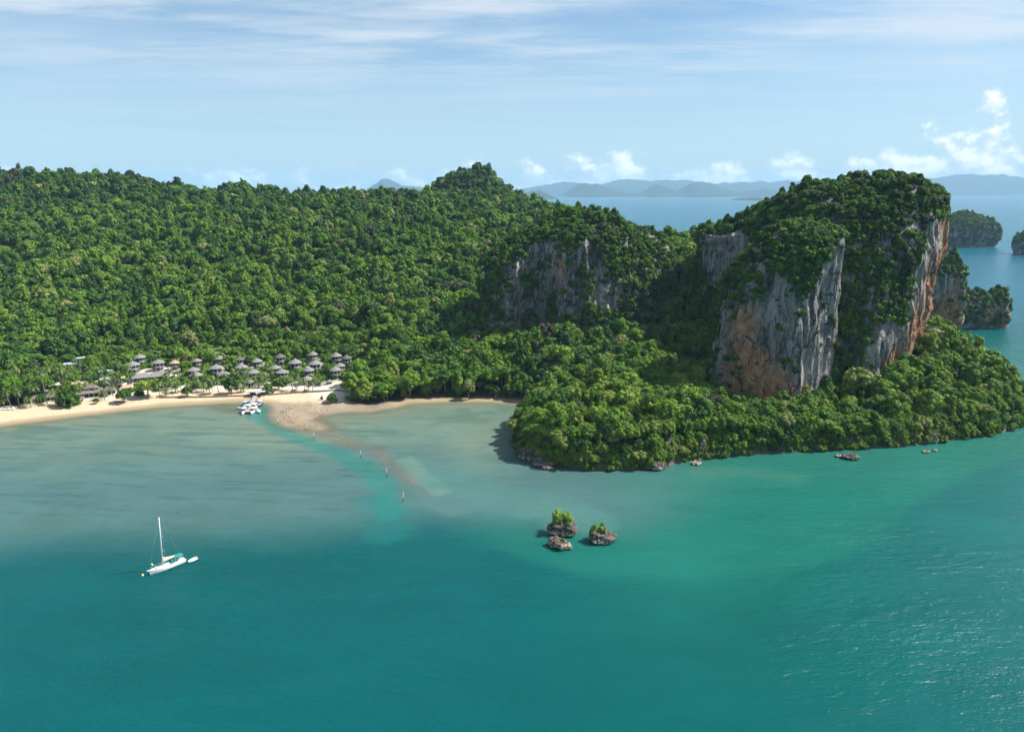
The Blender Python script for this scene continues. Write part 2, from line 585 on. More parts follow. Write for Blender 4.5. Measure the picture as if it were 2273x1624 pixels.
prof_b = np.where(TX > -60, np.where(TD < 5, 0.05 * TD, 0.25 + 0.8 * (TD - 5)), prof_b)
prof_h = 2.6 * TD
prof = prof_b * (1 - HEADW) + prof_h * HEADW
under = np.maximum(np.where(TD < 0, 0.03 * TD, 0) * (1 - HEADW) + 0.22 * np.minimum(TD, 0) * HEADW, -4)
TZ = np.where(TD > 0, np.minimum(np.maximum(TH, 0.4), prof), under)
# tidal flat around the spit
flat = sstep(-60, -68, TX) * sstep(-134, -126, TX) * sstep(372, 364, TY)
TZ = np.where((TD > 0) & (flat > 0), TZ * (1 - flat) + np.minimum(TZ, 0.10 + 0.012 * TD + 0.05 * fbm(TX / 2, TY / 2, 0, 3, 9)) * flat, TZ)
rough = sstep(20, 80, TD) * sstep(14, 30, TZ)
TZ = TZ + rough * (fbm(TX / 55, TY / 55, 0, 4, 3) * 5.0)


def land_z(x, y):
    """height of the land at points (bilinear)"""
    x = np.asarray(x, float)
    y = np.asarray(y, float)
    i = np.clip(np.searchsorted(GX, x) - 1, 0, len(GX) - 2)
    j = np.clip(np.searchsorted(GY, y) - 1, 0, len(GY) - 2)
    fx = np.clip((x - GX[i]) / (GX[i + 1] - GX[i]), 0, 1)
    fy = np.clip((y - GY[j]) / (GY[j + 1] - GY[j]), 0, 1)
    return ((TZ[j, i] * (1 - fx) + TZ[j, i + 1] * fx) * (1 - fy) + (TZ[j + 1, i] * (1 - fx) + TZ[j + 1, i + 1] * fx) * fy)


def land_d(x, y):
    x = np.asarray(x, float)
    y = np.asarray(y, float)
    i = np.clip(np.searchsorted(GX, x) - 1, 0, len(GX) - 2)
    j = np.clip(np.searchsorted(GY, y) - 1, 0, len(GY) - 2)
    return TD[j, i]


def hit(px, py, up=0.0):
    """point of the land (raised by up) seen at a picture point"""
    u = (px - 1136.5) / 1593.0
    v = (812.0 - py) / 1593.0
    d = np.array([u, math.cos(PITCH) + v * math.sin(PITCH), -math.sin(PITCH) + v * math.cos(PITCH)])
    t = np.arange(150, 1500, 0.5)
    P = d[None] * t[:, None]
    z = CAM_H + P[:, 2]
    below = z <= land_z(P[:, 0], P[:, 1]) + up
    k = int(np.argmax(below))
    return float(P[k, 0]), float(P[k, 1]), float(land_z(P[k, 0], P[k, 1]))


def village(x, y):
    """1 inside the cleared resort ground behind the beach"""
    s = sstep(-300, -262, x) * sstep(-84, -94, x) * sstep(360, 372, y + (x + 150) * 0.10) * sstep(500, 470, y)
    return s


def build_land():
    n = fbm(TX / 6, TY / 6, 0, 4, 11)
    n2 = fbm(TX / 25, TY / 25, 0, 3, 12)
    def C(*c):
        return np.array(c, float)
    floor_ = C(0.030, 0.036, 0.016)[None, None] * (1 + 0.4 * n[..., None])  # floor coloured dark so gaps between crowns read as shade
    dry = C(0.56, 0.50, 0.42)
    mid = C(0.50, 0.385, 0.26)
    wet = C(0.28, 0.215, 0.13)
    bed = C(0.23, 0.225, 0.13)
    zz = TZ + 0.06 * n
    s1 = sstep(0.85, 1.15, zz)[..., None]
    s0 = sstep(0.0, 0.30, zz)[..., None]
    sub = sstep(-0.35, 0.02, zz)[..., None]
    sand = dry * s1 + (1 - s1) * (mid * s0 + wet * (1 - s0))
    sand = sand * sub + bed * (1 - sub)
    reefc = C(0.165, 0.138, 0.100) * (1 + 0.5 * n[..., None]) + C(0.05, 0.04, 0.03)
    fl = (flat * sstep(378, 368, TY) * (0.75 + 0.25 * sstep(-0.3, 0.3, n2)))[..., None]
    sand = sand * (1 - fl) + reefc * fl
    # forest begins behind the sand
    wid = 27 + 8 * n2
    wid = np.where(TX > -95, np.interp(TX, [-95, -60], [14, 3]) + 1.0 * n2, wid)
    vil = village(TX, TY)
    veg = sstep(-2, 3, TD - wid)
    paths = sstep(0.12, 0.30, fbm(TX / 11, TY / 11, 0, 3, 21)) * sstep(440, 425, TY)
    grass = C(0.10, 0.15, 0.035) * (1 + 0.5 * n[..., None])
    vilc = grass * (1 - paths[..., None]) + C(0.50, 0.44, 0.36) * paths[..., None]
    hi = sstep(395, 412, TY)[..., None]
    vilc = dry * (1 - hi) + vilc * hi
    inland = floor_ * (1 - vil[..., None]) + vilc * vil[..., None]
    veg = np.maximum(veg, HEADW * sstep(-1, 1, TD))[..., None]
    col = sand * (1 - veg) + inland * veg
    rock = C(0.10, 0.085, 0.07) * (1 + 0.5 * n[..., None])
    hr = (HEADW * sstep(4, 1.5, TD))[..., None]
    col = col * (1 - hr) + rock * hr
    rgba = np.concatenate([np.clip(col, 0.004, 1), np.ones(TX.shape + (1,))], -1)
    me = np_mesh("land", np.stack([TX, TY, TZ], -1).reshape(-1, 3), grid_quads(*TX.shape), attrs={"gcol": ('FLOAT_COLOR', 'POINT', rgba)})
    tag(link("land", me, M['land']), "sandy bay and wooded hills of the island", kind='structure')


build_land()


# ------------------------------------------------------------------ the sea
def build_sea():
    ex = np.geomspace(330, 27000, 26)
    X1 = np.r_[-ex[::-1], spaced((-326, 326, 2.0)), ex]
    Y1 = np.r_[-27000, -12000, -6000, -3000, -1000, -300, spaced((0, 120, 12), (120, 195, 4), (195, 400, 1.3), (400, 640, 8)), np.geomspace(700, 27000, 26)]
    X, Y = np.meshgrid(X1, Y1)
    D = -inside_dist(X, Y, SHORE)                      # metres offshore
    n = fbm(X / 14, Y / 10, 0, 4, 31)
    nb = fbm(X / 45, Y / 30, 0, 4, 32)
    n3 = fbm(X / 4.5, Y / 3.0, 0, 4, 45, 0.6)
    ns = fbm(X / 24 + Y / 60, Y / 2.3 + X / 22 + 1.5 * fbm(X / 60, Y / 40, 0, 2, 39), 0, 3, 33)          # long ripple bands on the flats
    def C(*c):
        return np.array(c, float)[None, None]
    # the drop-off from the shallow flat of the bay to deeper water
    edge = np.interp(X, [-330, -247, -150, -105, -60, -25, 10, 40, 80, 130, 200, 320],
                     [205, 206, 212, 216, 222, 230, 228, 228, 250, 262, 268, 280])
    w = Y - edge + 7 * nb
    shallow = sstep(-22, 20, w)
    vshal = sstep(35, 120, w + 10 * n) * sstep(60, 10, X + 8 * n)
    vshal = np.clip(vshal + sstep(42, 4, D + 8 * n) * sstep(10, -30, X), 0, 1)
    near = sstep(26, 0, D + 5 * n)
    deep = C(0.0001, 0.094, 0.098)
    deepr = C(0.0001, 0.097, 0.090)
    flatc = C(0.080, 0.172, 0.168)
    shalc = C(0.160, 0.235, 0.175)
    sandc = C(0.235, 0.215, 0.125)
    def L(a, b, t):
        return a * (1 - t[..., None]) + b * t[..., None]
    col = L(deep, deepr, sstep(-20, 90, X))
    # green shelf off the headland
    shelf = sstep(52, 6, D + 9 * n) * sstep(20, 60, X)
    col = L(col, C(0.012, 0.160, 0.120), sstep(150, 30, D + 10 * nb) * sstep(-10, 60, X) * 0.8)
    col = L(col, C(0.055, 0.190, 0.135), shelf * 0.8)
    # curved outer edge of the lighter water off the headland
    cv = np.array([ground(*p) for p in [(1000, 1215), (1136, 1240), (1300, 1278), (1550, 1290), (1800, 1262), (1950, 1200), (2030, 1130), (2120, 1075), (2260, 1010)]])
    ins = sstep(-3, 5, Y - np.interp(X, cv[:, 0], cv[:, 1]) + 5 * nb) * sstep(-25, 5, X) * sstep(420, 380, Y)
    col = L(col, C(0.012, 0.160, 0.128), ins * 0.7)
    out_ = sstep(40, 160, X + 25 * nb) * sstep(420, 380, Y)
    col = L(col, C(0.004, 0.118, 0.128), out_ * (1 - ins) * 0.6)
    bayw = sstep(100, 10, X)
    col = L(col, flatc, shallow * bayw)
    col = L(col, shalc, vshal * bayw * 0.9)
    col = L(col, sandc, near * sstep(0, -30, X) * bayw * 0.6)
    # weed and ripple bands on the flat
    band = shallow * bayw * sstep(0.05, 0.55, ns) * sstep(160, 40, np.abs(Y - 285)) * sstep(-20, -70, X)
    col = L(col, C(0.038, 0.112, 0.118), band * 0.5)
    patch = sstep(0.10, 0.45, fbm(X / 22, Y / 13, 0, 4, 36)) * shallow * bayw
    col = L(col, C(0.065, 0.14, 0.115), patch * 0.40)
    # dredged boat channel, bright turquoise
    def along(pts, wid, wob=1.5):
        pts = np.array([ground(*p) for p in pts])
        best = np.full(X.shape, 1e9)
        for (ax, ay), (bx, by) in zip(pts[:-1], pts[1:]):
            dx, dy = bx - ax, by - ay
            t = np.clip(((X - ax) * dx + (Y - ay) * dy) / (dx * dx + dy * dy), 0, 1)
            best = np.minimum(best, np.hypot(X - ax - t * dx, Y - ay - t * dy))
        return sstep(wid, wid * 0.45, best + wob * n + 0.30 * wid * n3)
    ch = along([(570, 900), (585, 925), (620, 955), (690, 985), (760, 1010), (820, 1045), (858, 1090), (868, 1140)], 6.8)
    col = L(col, C(0.025, 0.205, 0.175), ch * 0.68)
    ch2 = along([(570, 905), (590, 930)], 9)
    col = L(col, C(0.05, 0.225, 0.19), ch2 * 0.6)
    ch3 = along([(840, 1110), (870, 1140), (860, 1180)], 10, 3)
    col = L(col, C(0.01, 0.17, 0.16), ch3 * 0.5)
    # drowned tail of the spit and the reef ridge
    r1 = along([(660, 940), (710, 955), (760, 975), (790, 985)], 6.5, 2.0)
    r2 = along([(822, 990), (850, 1010), (890, 1045), (925, 1075), (950, 1100)], 4.6, 2.0)
    sp = 0.65 + 0.35 * sstep(-0.3, 0.4, fbm(X / 3, Y / 3, 0, 3, 41))
    col = L(col, C(0.170, 0.160, 0.122), r1 * sp * 0.8)
    col = L(col, C(0.150, 0.155, 0.130), r2 * sp * 0.75)
    r3 = along([(940, 1085), (960, 1110), (1010, 1130)], 8, 3)
    col = L(col, C(0.085, 0.18, 0.18), r3 * 0.6)
    pale = along([(905, 1020), (940, 1060), (975, 1090)], 5.5, 2.5)
    col = L(col, C(0.20, 0.36, 0.26), pale * 0.3)
    # reef patches near the islets and off the headland
    r4 = along([(1180, 1120), (1240, 1130), (1250, 1160)], 9, 4)
    col = L(col, C(0.075, 0.155, 0.135), r4 * sp * 0.7)
    r5 = along([(1000, 1060), (1090, 1100), (1180, 1120), (1300, 1150)], 13, 6)
    col = L(col, C(0.085, 0.215, 0.195), r5 * 0.6)
    r6 = along([(1560, 1050), (1650, 1045), (1760, 1060)], 8, 4)
    col = L(col, C(0.10, 0.20, 0.13), r6 * 0.2)
    # sea grass stains near the beach
    r7 = along([(490, 905), (530, 912)], 7, 4)
    col = L(col, C(0.13, 0.135, 0.085), r7 * 0.6)
    # open water behind the island
    far = sstep(450, 800, Y)
    col = L(col, C(0.005, 0.120, 0.185), far)
    rgba = np.concatenate([np.clip(col * 0.66 * (1 + 0.05 * n3 * shallow + 0.03 * n)[..., None], 0.0001, 1), np.ones(X.shape + (1,))], -1)
    depth = np.where(D > 0, D * 0.05, 0.0) + sstep(240, 200, Y) * 1.0
    depth = depth + HEAD_DEPTH(X, Y)
    me = np_mesh("sea", np.stack([X, Y, np.zeros_like(X)], -1).reshape(-1, 3), grid_quads(*X.shape),
                 attrs={"wcol": ('FLOAT_COLOR', 'POINT', rgba), "depth": ('FLOAT', 'POINT', depth)})
    tag(link("sea", me, M['water']), "teal sea shading from deep water to the shallow bay", kind='structure')


def HEAD_DEPTH(X, Y):
    return np.clip(sstep(-14, -4, X) * sstep(366, 352, Y) + sstep(150, 200, X), 0, 1) * 2.0


build_sea()


# ------------------------------------------------------------------ limestone karsts
def catmull(P, n, axis, closed):
    """resample an array of control points smoothly along one axis"""
    P = np.moveaxis(np.asarray(P, float), axis, 0)
    K = len(P)
    t = np.linspace(0, K, n, endpoint=False) if closed else np.linspace(0, K - 1, n)
    i = np.floor(t).astype(int)
    if not closed:
        i = np.minimum(i, K - 2)
    f = (t - i).reshape((-1,) + (1,) * (P.ndim - 1))
    g = (lambda k: P[k % K]) if closed else (lambda k: P[np.clip(k, 0, K - 1)])
    a, b, c, d = g(i - 1), g(i), g(i + 1), g(i + 2)
    r = 0.5 * (2 * b + (c - a) * f + (2 * a - 5 * b + 4 * c - d) * f * f + (3 * b - a - 3 * c + d) * f ** 3)
    return np.moveaxis(r, 0, axis)


def karst(name, label, rings, top, rust, nu=300, nv=120, amp=1.0, seed=0, kind='structure'):
    rings = np.array(rings, float)                                  # levels x points x 3
    c = rings[-1].mean(0)
    cap = [rings[-1] * (1 - k) + np.array(top)[None] * k for k in (0.4, 0.75, 0.98)]
    for q, k in zip(cap, (0.4, 0.75, 0.98)):
        q[:, 2] = rings[-1][:, 2] + (top[2] - rings[-1][:, 2]) * math.sin(k * math.pi / 2)
    full = np.concatenate([rings, np.array(cap)], 0)
    P = catmull(full, nu, 1, True)
    P = catmull(P, nv, 0, False)
    du = np.roll(P, -1, 1) - np.roll(P, 1, 1)
    dv = np.gradient(P, axis=0)
    N = np.cross(du, dv)
    N /= np.linalg.norm(N, axis=-1, keepdims=True) + 1e-9
    x, y, z = P[..., 0], P[..., 1], P[..., 2]
    steep = 1 - np.clip(np.abs(N[..., 2]), 0, 1)
    d = fbm(x / 22, y / 22, z / 45, 3, seed) * 3.6
    d += (0.9 - 2.6 * np.abs(fbm(x / 13, y / 13, z / 90, 2, seed + 21))) * 1.7 * steep
    d -= 2.4 * sstep(0.25, 0.6, fbm(x / 9, y / 9, z / 11, 3, seed + 31)) * steep
    d += (np.abs(fbm(x / 7, y / 7, z / 60, 3, seed + 5)) * -3.2 + 0.8) * (0.3 + 0.7 * steep)
    d += fbm(x / 4, y / 4, z / 9, 4, seed + 9) * 1.3
    d += (0.35 - np.abs(fbm(x / 2.6, y / 2.6, z / 30, 2, seed + 41))) * 1.9 * steep
    d += np.sin(z / 6.0 + 3 * fbm(x / 20, y / 20, z / 20, 2, seed + 3)) * 0.5 * steep
    Q = P + N * (d * amp)[..., None]
    Q[-1] = Q[-1].mean(0)
    rs = np.zeros(x.shape)
    for (rx, ry, rz, rr, s) in rust:
        rs = np.maximum(rs, s * np.exp(-(((x - rx) / rr) ** 2 + ((y - ry) / rr) ** 2 + ((z - rz) / (rr * 1.3)) ** 2)))
    me = np_mesh(name, Q.reshape(-1, 3), grid_quads(nv, nu, True), attrs={"rust": ('FLOAT', 'POINT', rs)})
    o = link(name, me, M['limestone'])
    tag(o, label, kind=kind)
    # faces for planting
    q = grid_quads(nv, nu, True)
    v = Q.reshape(-1, 3)
    e1, e2 = v[q[:, 2]] - v[q[:, 0]], v[q[:, 3]] - v[q[:, 1]]
    fn = np.cross(e1, e2) * 0.5
    ar = np.linalg.norm(fn, axis=1)
    fn /= ar[:, None] + 1e-9
    return dict(obj=o, cent=v[q].mean(1), nor=fn, area=ar, q=q, v=v)


def ring(z, pts):
    return [(x, y, z if len(p) == 0 else p[0]) for (x, y, *p) in pts]


KARST = {}
KARST['right'] = karst(
    "limestone_cliff", "tallest karst rock with a sunlit peach-coloured cliff on its right side",
    [ring(-4, [(166, 350), (190, 345), (206, 363), (226, 400), (236, 440), (215, 480), (150, 490), (124, 452), (132, 410), (150, 386)]),
     ring(28, [(166, 352), (193, 349), (210, 366), (228, 400), (238, 440), (216, 482), (150, 492), (124, 455), (132, 412), (150, 388)]),
     ring(58, [(167, 356), (199, 356), (217, 371), (232, 402), (240, 442), (217, 484), (148, 494), (122, 458), (132, 416), (150, 391)]),
     ring(82, [(168, 362), (202, 361), (223, 378), (236, 404), (240, 442), (216, 482), (146, 494), (122, 462), (131, 422), (149, 394)]),
     [(171, 370, 94), (204, 367, 101), (227, 386, 100), (234, 404, 101), (236, 436, 98), (212, 472, 92), (150, 488, 82), (126, 466, 82), (133, 428, 86), (151, 397, 97)],
     [(177, 380, 102), (204, 377, 111), (220, 390, 110), (224, 408, 110), (222, 430, 106), (202, 455, 98), (160, 474, 90), (136, 462, 87), (142, 434, 91), (158, 403, 106)]],
    (204, 414, 115),
    [(226, 386, 80, 20, 0.8), (216, 372, 58, 17, 0.85), (208, 363, 38, 16, 0.95), (197, 352, 18, 14, 1.1), (178, 350, 40, 9, 0.3), (124, 430, 75, 12, 0.3)], 640, 240, 1.0, 100)
KARST['tower'] = karst(
    "limestone_cliff", "grey streaked limestone face stained orange at its foot, in front of the tallest karst",
    [ring(-4, [(104, 354), (107, 342), (116, 334), (131, 332), (146, 338), (155, 352), (156, 368), (132, 378), (112, 368)]),
     ring(20, [(103, 354), (106, 341), (115, 333), (131, 331), (152, 339), (159, 350), (157, 378), (131, 395), (109, 376)]),
     ring(42, [(104, 354), (107, 342), (117, 334), (133, 332), (154, 339), (161, 351), (158, 369), (132, 378), (112, 368)]),
     [(105, 355, 57), (108, 343, 59), (117, 335, 62), (134, 333, 68), (152, 339, 81), (160, 353, 83), (158, 369, 76), (132, 378, 70), (112, 369, 62)],
     [(109, 357, 68), (112, 347, 71), (120, 339, 75), (135, 336, 81), (153, 341, 88), (160, 354, 89), (156, 367, 86), (134, 374, 79), (116, 368, 72)],
     [(116, 358, 78), (119, 351, 80), (126, 345, 84), (138, 341, 88), (151, 345, 91), (156, 355, 91), (152, 363, 90), (138, 369, 86), (122, 366, 80)]],
    (139, 355, 94),
    [(113, 335, 26, 13, 1.1), (120, 332, 12, 15, 1.15), (112, 338, 48, 9, 0.75), (132, 332, 14, 9, 0.6), (153, 345, 40, 10, 0.35)], 560, 220, 0.85, 200)
KARST['middle'] = karst(
    "limestone_cliff", "broad shaded karst half hidden by creepers between the bay and the tall cliff",
    [ring(4, [(-19, 468), (-4, 450), (19, 464), (31, 440), (54, 440), (76, 445), (100, 460), (116, 492), (92, 532), (40, 542), (-6, 512)]),
     ring(40, [(-18, 469), (-3, 452), (19, 466), (32, 443), (54, 445), (74, 448), (98, 464), (114, 494), (90, 532), (40, 542), (-6, 512)]),
     [(-16, 471, 62), (0, 456, 64), (20, 464, 70), (33, 447, 73), (55, 449, 72), (72, 454, 66), (94, 471, 62), (109, 496, 66), (86, 530, 70), (40, 540, 70), (-4, 511, 66)],
     [(-8, 476, 70), (8, 466, 76), (24, 466, 82), (36, 456, 84), (56, 456, 85), (72, 462, 82), (90, 480, 76), (102, 498, 77), (80, 524, 80), (40, 532, 82), (4, 507, 76)],
     [(12, 482, 81), (20, 476, 84), (30, 474, 88), (40, 468, 90), (56, 468, 91), (68, 474, 88), (80, 487, 84), (88, 499, 82), (72, 516, 85), (42, 522, 88), (16, 502, 84)]],
    (44, 494, 96),
    [(30, 448, 64, 6, 0.6), (31, 447, 50, 6, 0.45), (16, 464, 80, 4, 0.8), (60, 446, 45, 6, 0.2), (4, 456, 55, 10, 0.25)], 600, 200, 1.15, 300)


def islet_rings(cx, cy, rx, ry, h, rot=0.0, n=10, under=0.9, seed=0, tilt=0.0):
    """plan outline of a steep-sided island lofted upwards"""
    r_ = np.random.default_rng(seed)
    k = 0.82 + 0.36 * r_.random(n)
    out = []
    for s, zz in ((under, -3), (under, 0.05 * h), (1.0, 0.32 * h), (1.0, 0.62 * h), (0.86, 0.84 * h)):
        rr = []
        for i in range(n):
            a = 2 * math.pi * i / n
            x, y = rx * s * k[i] * math.cos(a), ry * s * k[i] * math.sin(a)
            z = zz * (1 + tilt * math.cos(a)) if zz > 0 else zz
            rr.append((cx + x * math.cos(rot) - y * math.sin(rot), cy + x * math.sin(rot) + y * math.cos(rot), z))
        out.append(rr)
    return out


# headland rocks behind the tall karst, and the two islands further out
KARST['stack'] = karst("limestone_cliff", "slim cliff with an orange base rising behind the tallest karst",
                       islet_rings(350, 586, 19, 20, 58, 0.2, seed=3, under=0.95), (350, 588, 62),
                       [(348, 568, 12, 15, 1.1), (352, 568, 30, 12, 0.5), (362, 575, 20, 12, 0.6)], 160, 70, 0.8, 400)
KARST['low'] = karst("karst_islet", "low wooded rock joined to the slim cliff, ending in a dark crag",
                     islet_rings(383, 592, 25, 15, 24, 0.12, seed=8), (382, 594, 27),
                     [(408, 582, 8, 9, 1.0), (388, 577, 12, 7, 0.9)], 180, 60, 0.7, 430)
KARST['crag'] = karst("karst_islet", "dark rocky crag at the tip of the low wooded rock",
                      islet_rings(404, 590, 8, 9, 27, 0.12, seed=18), (403, 591, 31),
                      [(409, 584, 6, 8, 1.1)], 120, 50, 0.6, 440)
KARST['far'] = karst("karst_island", "wooded flat-topped island standing off beyond the cliffs",
                     islet_rings(920, 1490, 58, 42, 54, 0.1, seed=5), (918, 1490, 67),
                     [(985, 1440, 15, 22, 0.7)], 200, 70, 1.6, 460)
KARST['edge'] = karst("karst_island", "small dark islet cut by the right edge of the picture",
                      islet_rings(946, 1300, 40, 32, 34, 0.0, seed=9), (948, 1300, 42), [], 140, 50, 1.2, 480)


# ------------------------------------------------------------------ far mountains
def build_mountains():
    def ridge(label, dist, pts, depth, seed, rough=10.0):
        """a hilly strip whose crest follows points (picture x, picture y) at a given distance"""
        px = np.array([p[0] for p in pts], float)
        py = np.array([p[1] for p in pts], float)
        n, m = 420, 14
        sx = np.linspace(px[0], px[-1], n)
        crest = np.interp(sx, px, py)
        u = (sx - 1136.5) / 1593.0
        v = (812 - crest) / 1593.0
        dy = math.cos(PITCH) + v * math.sin(PITCH)
        X0 = u / dy * dist
        Z0 = CAM_H + (-math.sin(PITCH) + v * math.cos(PITCH)) / dy * dist
        Z0 = np.maximum(Z0 + rough * fbm(X0 / 500, X0 * 0, 0, 5, seed) + rough * 0.9 * (0.3 - np.abs(fbm(X0 / 260, X0 * 0, 0, 4, seed + 7))), 2)
        s = np.linspace(-1, 1, m)
        X = np.repeat(X0[None], m, 0)
        Y = dist + depth * s[:, None] + X * 0
        env = np.cos(s * math.pi / 2) ** 0.8
        Z = Z0[None] * env[:, None] * (1 + 0.35 * fbm(X / 700, Y / 500, 0, 4, seed + 3) * (np.abs(s)[:, None] > 0.05) * (1 - np.abs(s[:, None])))
        Z[0] = Z[-1] = -4
        X = X * (1 + (Y - dist) / dist * 0.9)
        me = np_mesh("mountains", np.stack([X, Y, Z], -1).reshape(-1, 3), grid_quads(m, n))
        tag(link("mountains", me, M['far_hill']), label, kind='structure')

    ridge("pale blue peak beyond the wooded ridge", 16000, [(800, 432), (830, 414), (848, 404), (868, 403), (890, 410), (930, 412), (960, 416), (985, 428), (1010, 434)], 900, 1)
    ridge("faint long range across the strait", 20500, [(1120, 430), (1160, 420), (1210, 414), (1275, 406), (1320, 412), (1380, 404), (1430, 404), (1480, 401), (1530, 405), (1590, 412),
                                                          (1640, 405), (1690, 402), (1750, 405), (1810, 408), (1900, 414), (2000, 404), (2060, 394), (2110, 391), (2160, 392),
                                                          (2210, 389), (2273, 394), (2400, 400), (2700, 412)], 1800, 2, 16)
    ridge("nearer blue karst hills on the far coast", 15000, [(1225, 440), (1258, 424), (1290, 410), (1325, 407), (1350, 416), (1375, 424), (1400, 430), (1430, 424), (1448, 410), (1462, 407),
                                                               (1490, 418), (1505, 424), (1530, 408), (1548, 404), (1575, 410), (1600, 420), (1640, 426), (1700, 418), (1740, 424), (1800, 428), (1900, 436)], 900, 3, 12)
    ridge("small hazy headland low on the water", 10500, [(1150, 436), (1180, 424), (1200, 422), (1222, 433), (1240, 441)], 400, 4, 6)
    ridge("flat hazy islet in the strait", 9000, [(1622, 444), (1640, 439.5), (1670, 438.5), (1700, 440), (1760, 445)], 250, 5, 2)
    ridge("flat hazy islet off the right-hand cliff", 10500, [(2062, 441), (2078, 434), (2095, 433), (2112, 441)], 200, 6, 3)


build_mountains()


# ------------------------------------------------------------------ vegetation
def build_plant_materials():
    m, t = mat_new("foliage")
    ti = t.n('ShaderNodeAttribute', attribute_name="tint", attribute_type='INSTANCER').outputs['Fac']
    lobe = t.n('ShaderNodeAttribute', attribute_name="lobe").outputs['Fac']
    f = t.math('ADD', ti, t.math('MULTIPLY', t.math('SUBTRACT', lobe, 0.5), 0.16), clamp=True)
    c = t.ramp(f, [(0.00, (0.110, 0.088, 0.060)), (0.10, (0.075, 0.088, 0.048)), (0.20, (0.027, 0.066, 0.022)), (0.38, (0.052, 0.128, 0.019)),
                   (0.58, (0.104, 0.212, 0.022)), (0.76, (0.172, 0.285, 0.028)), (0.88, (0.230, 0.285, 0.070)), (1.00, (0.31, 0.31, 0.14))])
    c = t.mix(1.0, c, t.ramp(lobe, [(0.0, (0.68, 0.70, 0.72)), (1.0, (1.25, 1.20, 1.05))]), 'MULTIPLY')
    b = t.n('ShaderNodeBsdfPrincipled', {'Base Color': c, 'Roughness': 0.62, 'Specular IOR Level': 0.22})
    tr = t.n('ShaderNodeBsdfTranslucent', {0: t.mix(1.0, c, (0.9, 1.0, 0.4), 'MULTIPLY')})
    mx = t.n('ShaderNodeMixShader', {0: 0.20, 1: b, 2: tr})
    t.n('ShaderNodeOutputMaterial', {0: mx})
    M['foliage'] = m
    m, t = mat_new("bark")
    co = t.n('ShaderNodeTexCoord').outputs['Object']
    c = t.ramp(t.noise(co, 2.0, 5.0, 0.6), [(0.3, (0.10, 0.08, 0.06)), (0.7, (0.26, 0.23, 0.19))])
    finish(t, c, 0.9, spec=0.1)
    M['bark'] = m
    m, t = mat_new("palm_frond")
    ti = t.n('ShaderNodeAttribute', attribute_name="tint", attribute_type='INSTANCER').outputs['Fac']
    lobe = t.n('ShaderNodeAttribute', attribute_name="lobe").outputs['Fac']
    c = t.ramp(t.math('ADD', t.math('MULTIPLY', ti, 0.6), t.math('MULTIPLY', lobe, 0.4)),
               [(0.0, (0.045, 0.085, 0.020)), (0.5, (0.095, 0.155, 0.030)), (0.85, (0.17, 0.21, 0.05)), (1.0, (0.26, 0.21, 0.09))])
    b = t.n('ShaderNodeBsdfPrincipled', {'Base Color': c, 'Roughness': 0.45, 'Specular IOR Level': 0.4})
    tr = t.n('ShaderNodeBsdfTranslucent', {0: c})
    mx = t.n('ShaderNodeMixShader', {0: 0.20, 1: b, 2: tr})
    t.n('ShaderNodeOutputMaterial', {0: mx})
    M['palm_frond'] = m


build_plant_materials()


def leaf_cards(P, N, size, r_, aspect=0.62):
    """one rhombic leaf spray for each point, lying across its direction"""
    n = len(P)
    ref = r_.normal(size=(n, 3))
    a = np.cross(N, ref)
    a /= np.linalg.norm(a, axis=1, keepdims=True) + 1e-9
    b = np.cross(N, a)
    s = size[:, None]
    bend = N * s * 0.22
    V = np.stack([P - a * s, P - b * s * aspect + bend, P + a * s, P + b * s * aspect + bend], 1).reshape(-1, 3)
    Q = np.arange(n * 4).reshape(-1, 4)
    return V, Q


ICO = None


def ico():
    global ICO
    if ICO is None:
        p = (1 + 5 ** 0.5) / 2
        v = np.array([(-1, p, 0), (1, p, 0), (-1, -p, 0), (1, -p, 0), (0, -1, p), (0, 1, p), (0, -1, -p), (0, 1, -p), (p, 0, -1), (p, 0, 1), (-p, 0, -1), (-p, 0, 1)], float)
        v /= np.linalg.norm(v[0])
        f = [(0, 11, 5), (0, 5, 1), (0, 1, 7), (0, 7, 10), (0, 10, 11), (1, 5, 9), (5, 11, 4), (11, 10, 2), (10, 7, 6), (7, 1, 8),
             (3, 9, 4), (3, 4, 2), (3, 2, 6), (3, 6, 8), (3, 8, 9), (4, 9, 5), (2, 4, 11), (6, 2, 10), (8, 6, 7), (9, 8, 1)]
        ICO = (v, np.array(f))
    return ICO


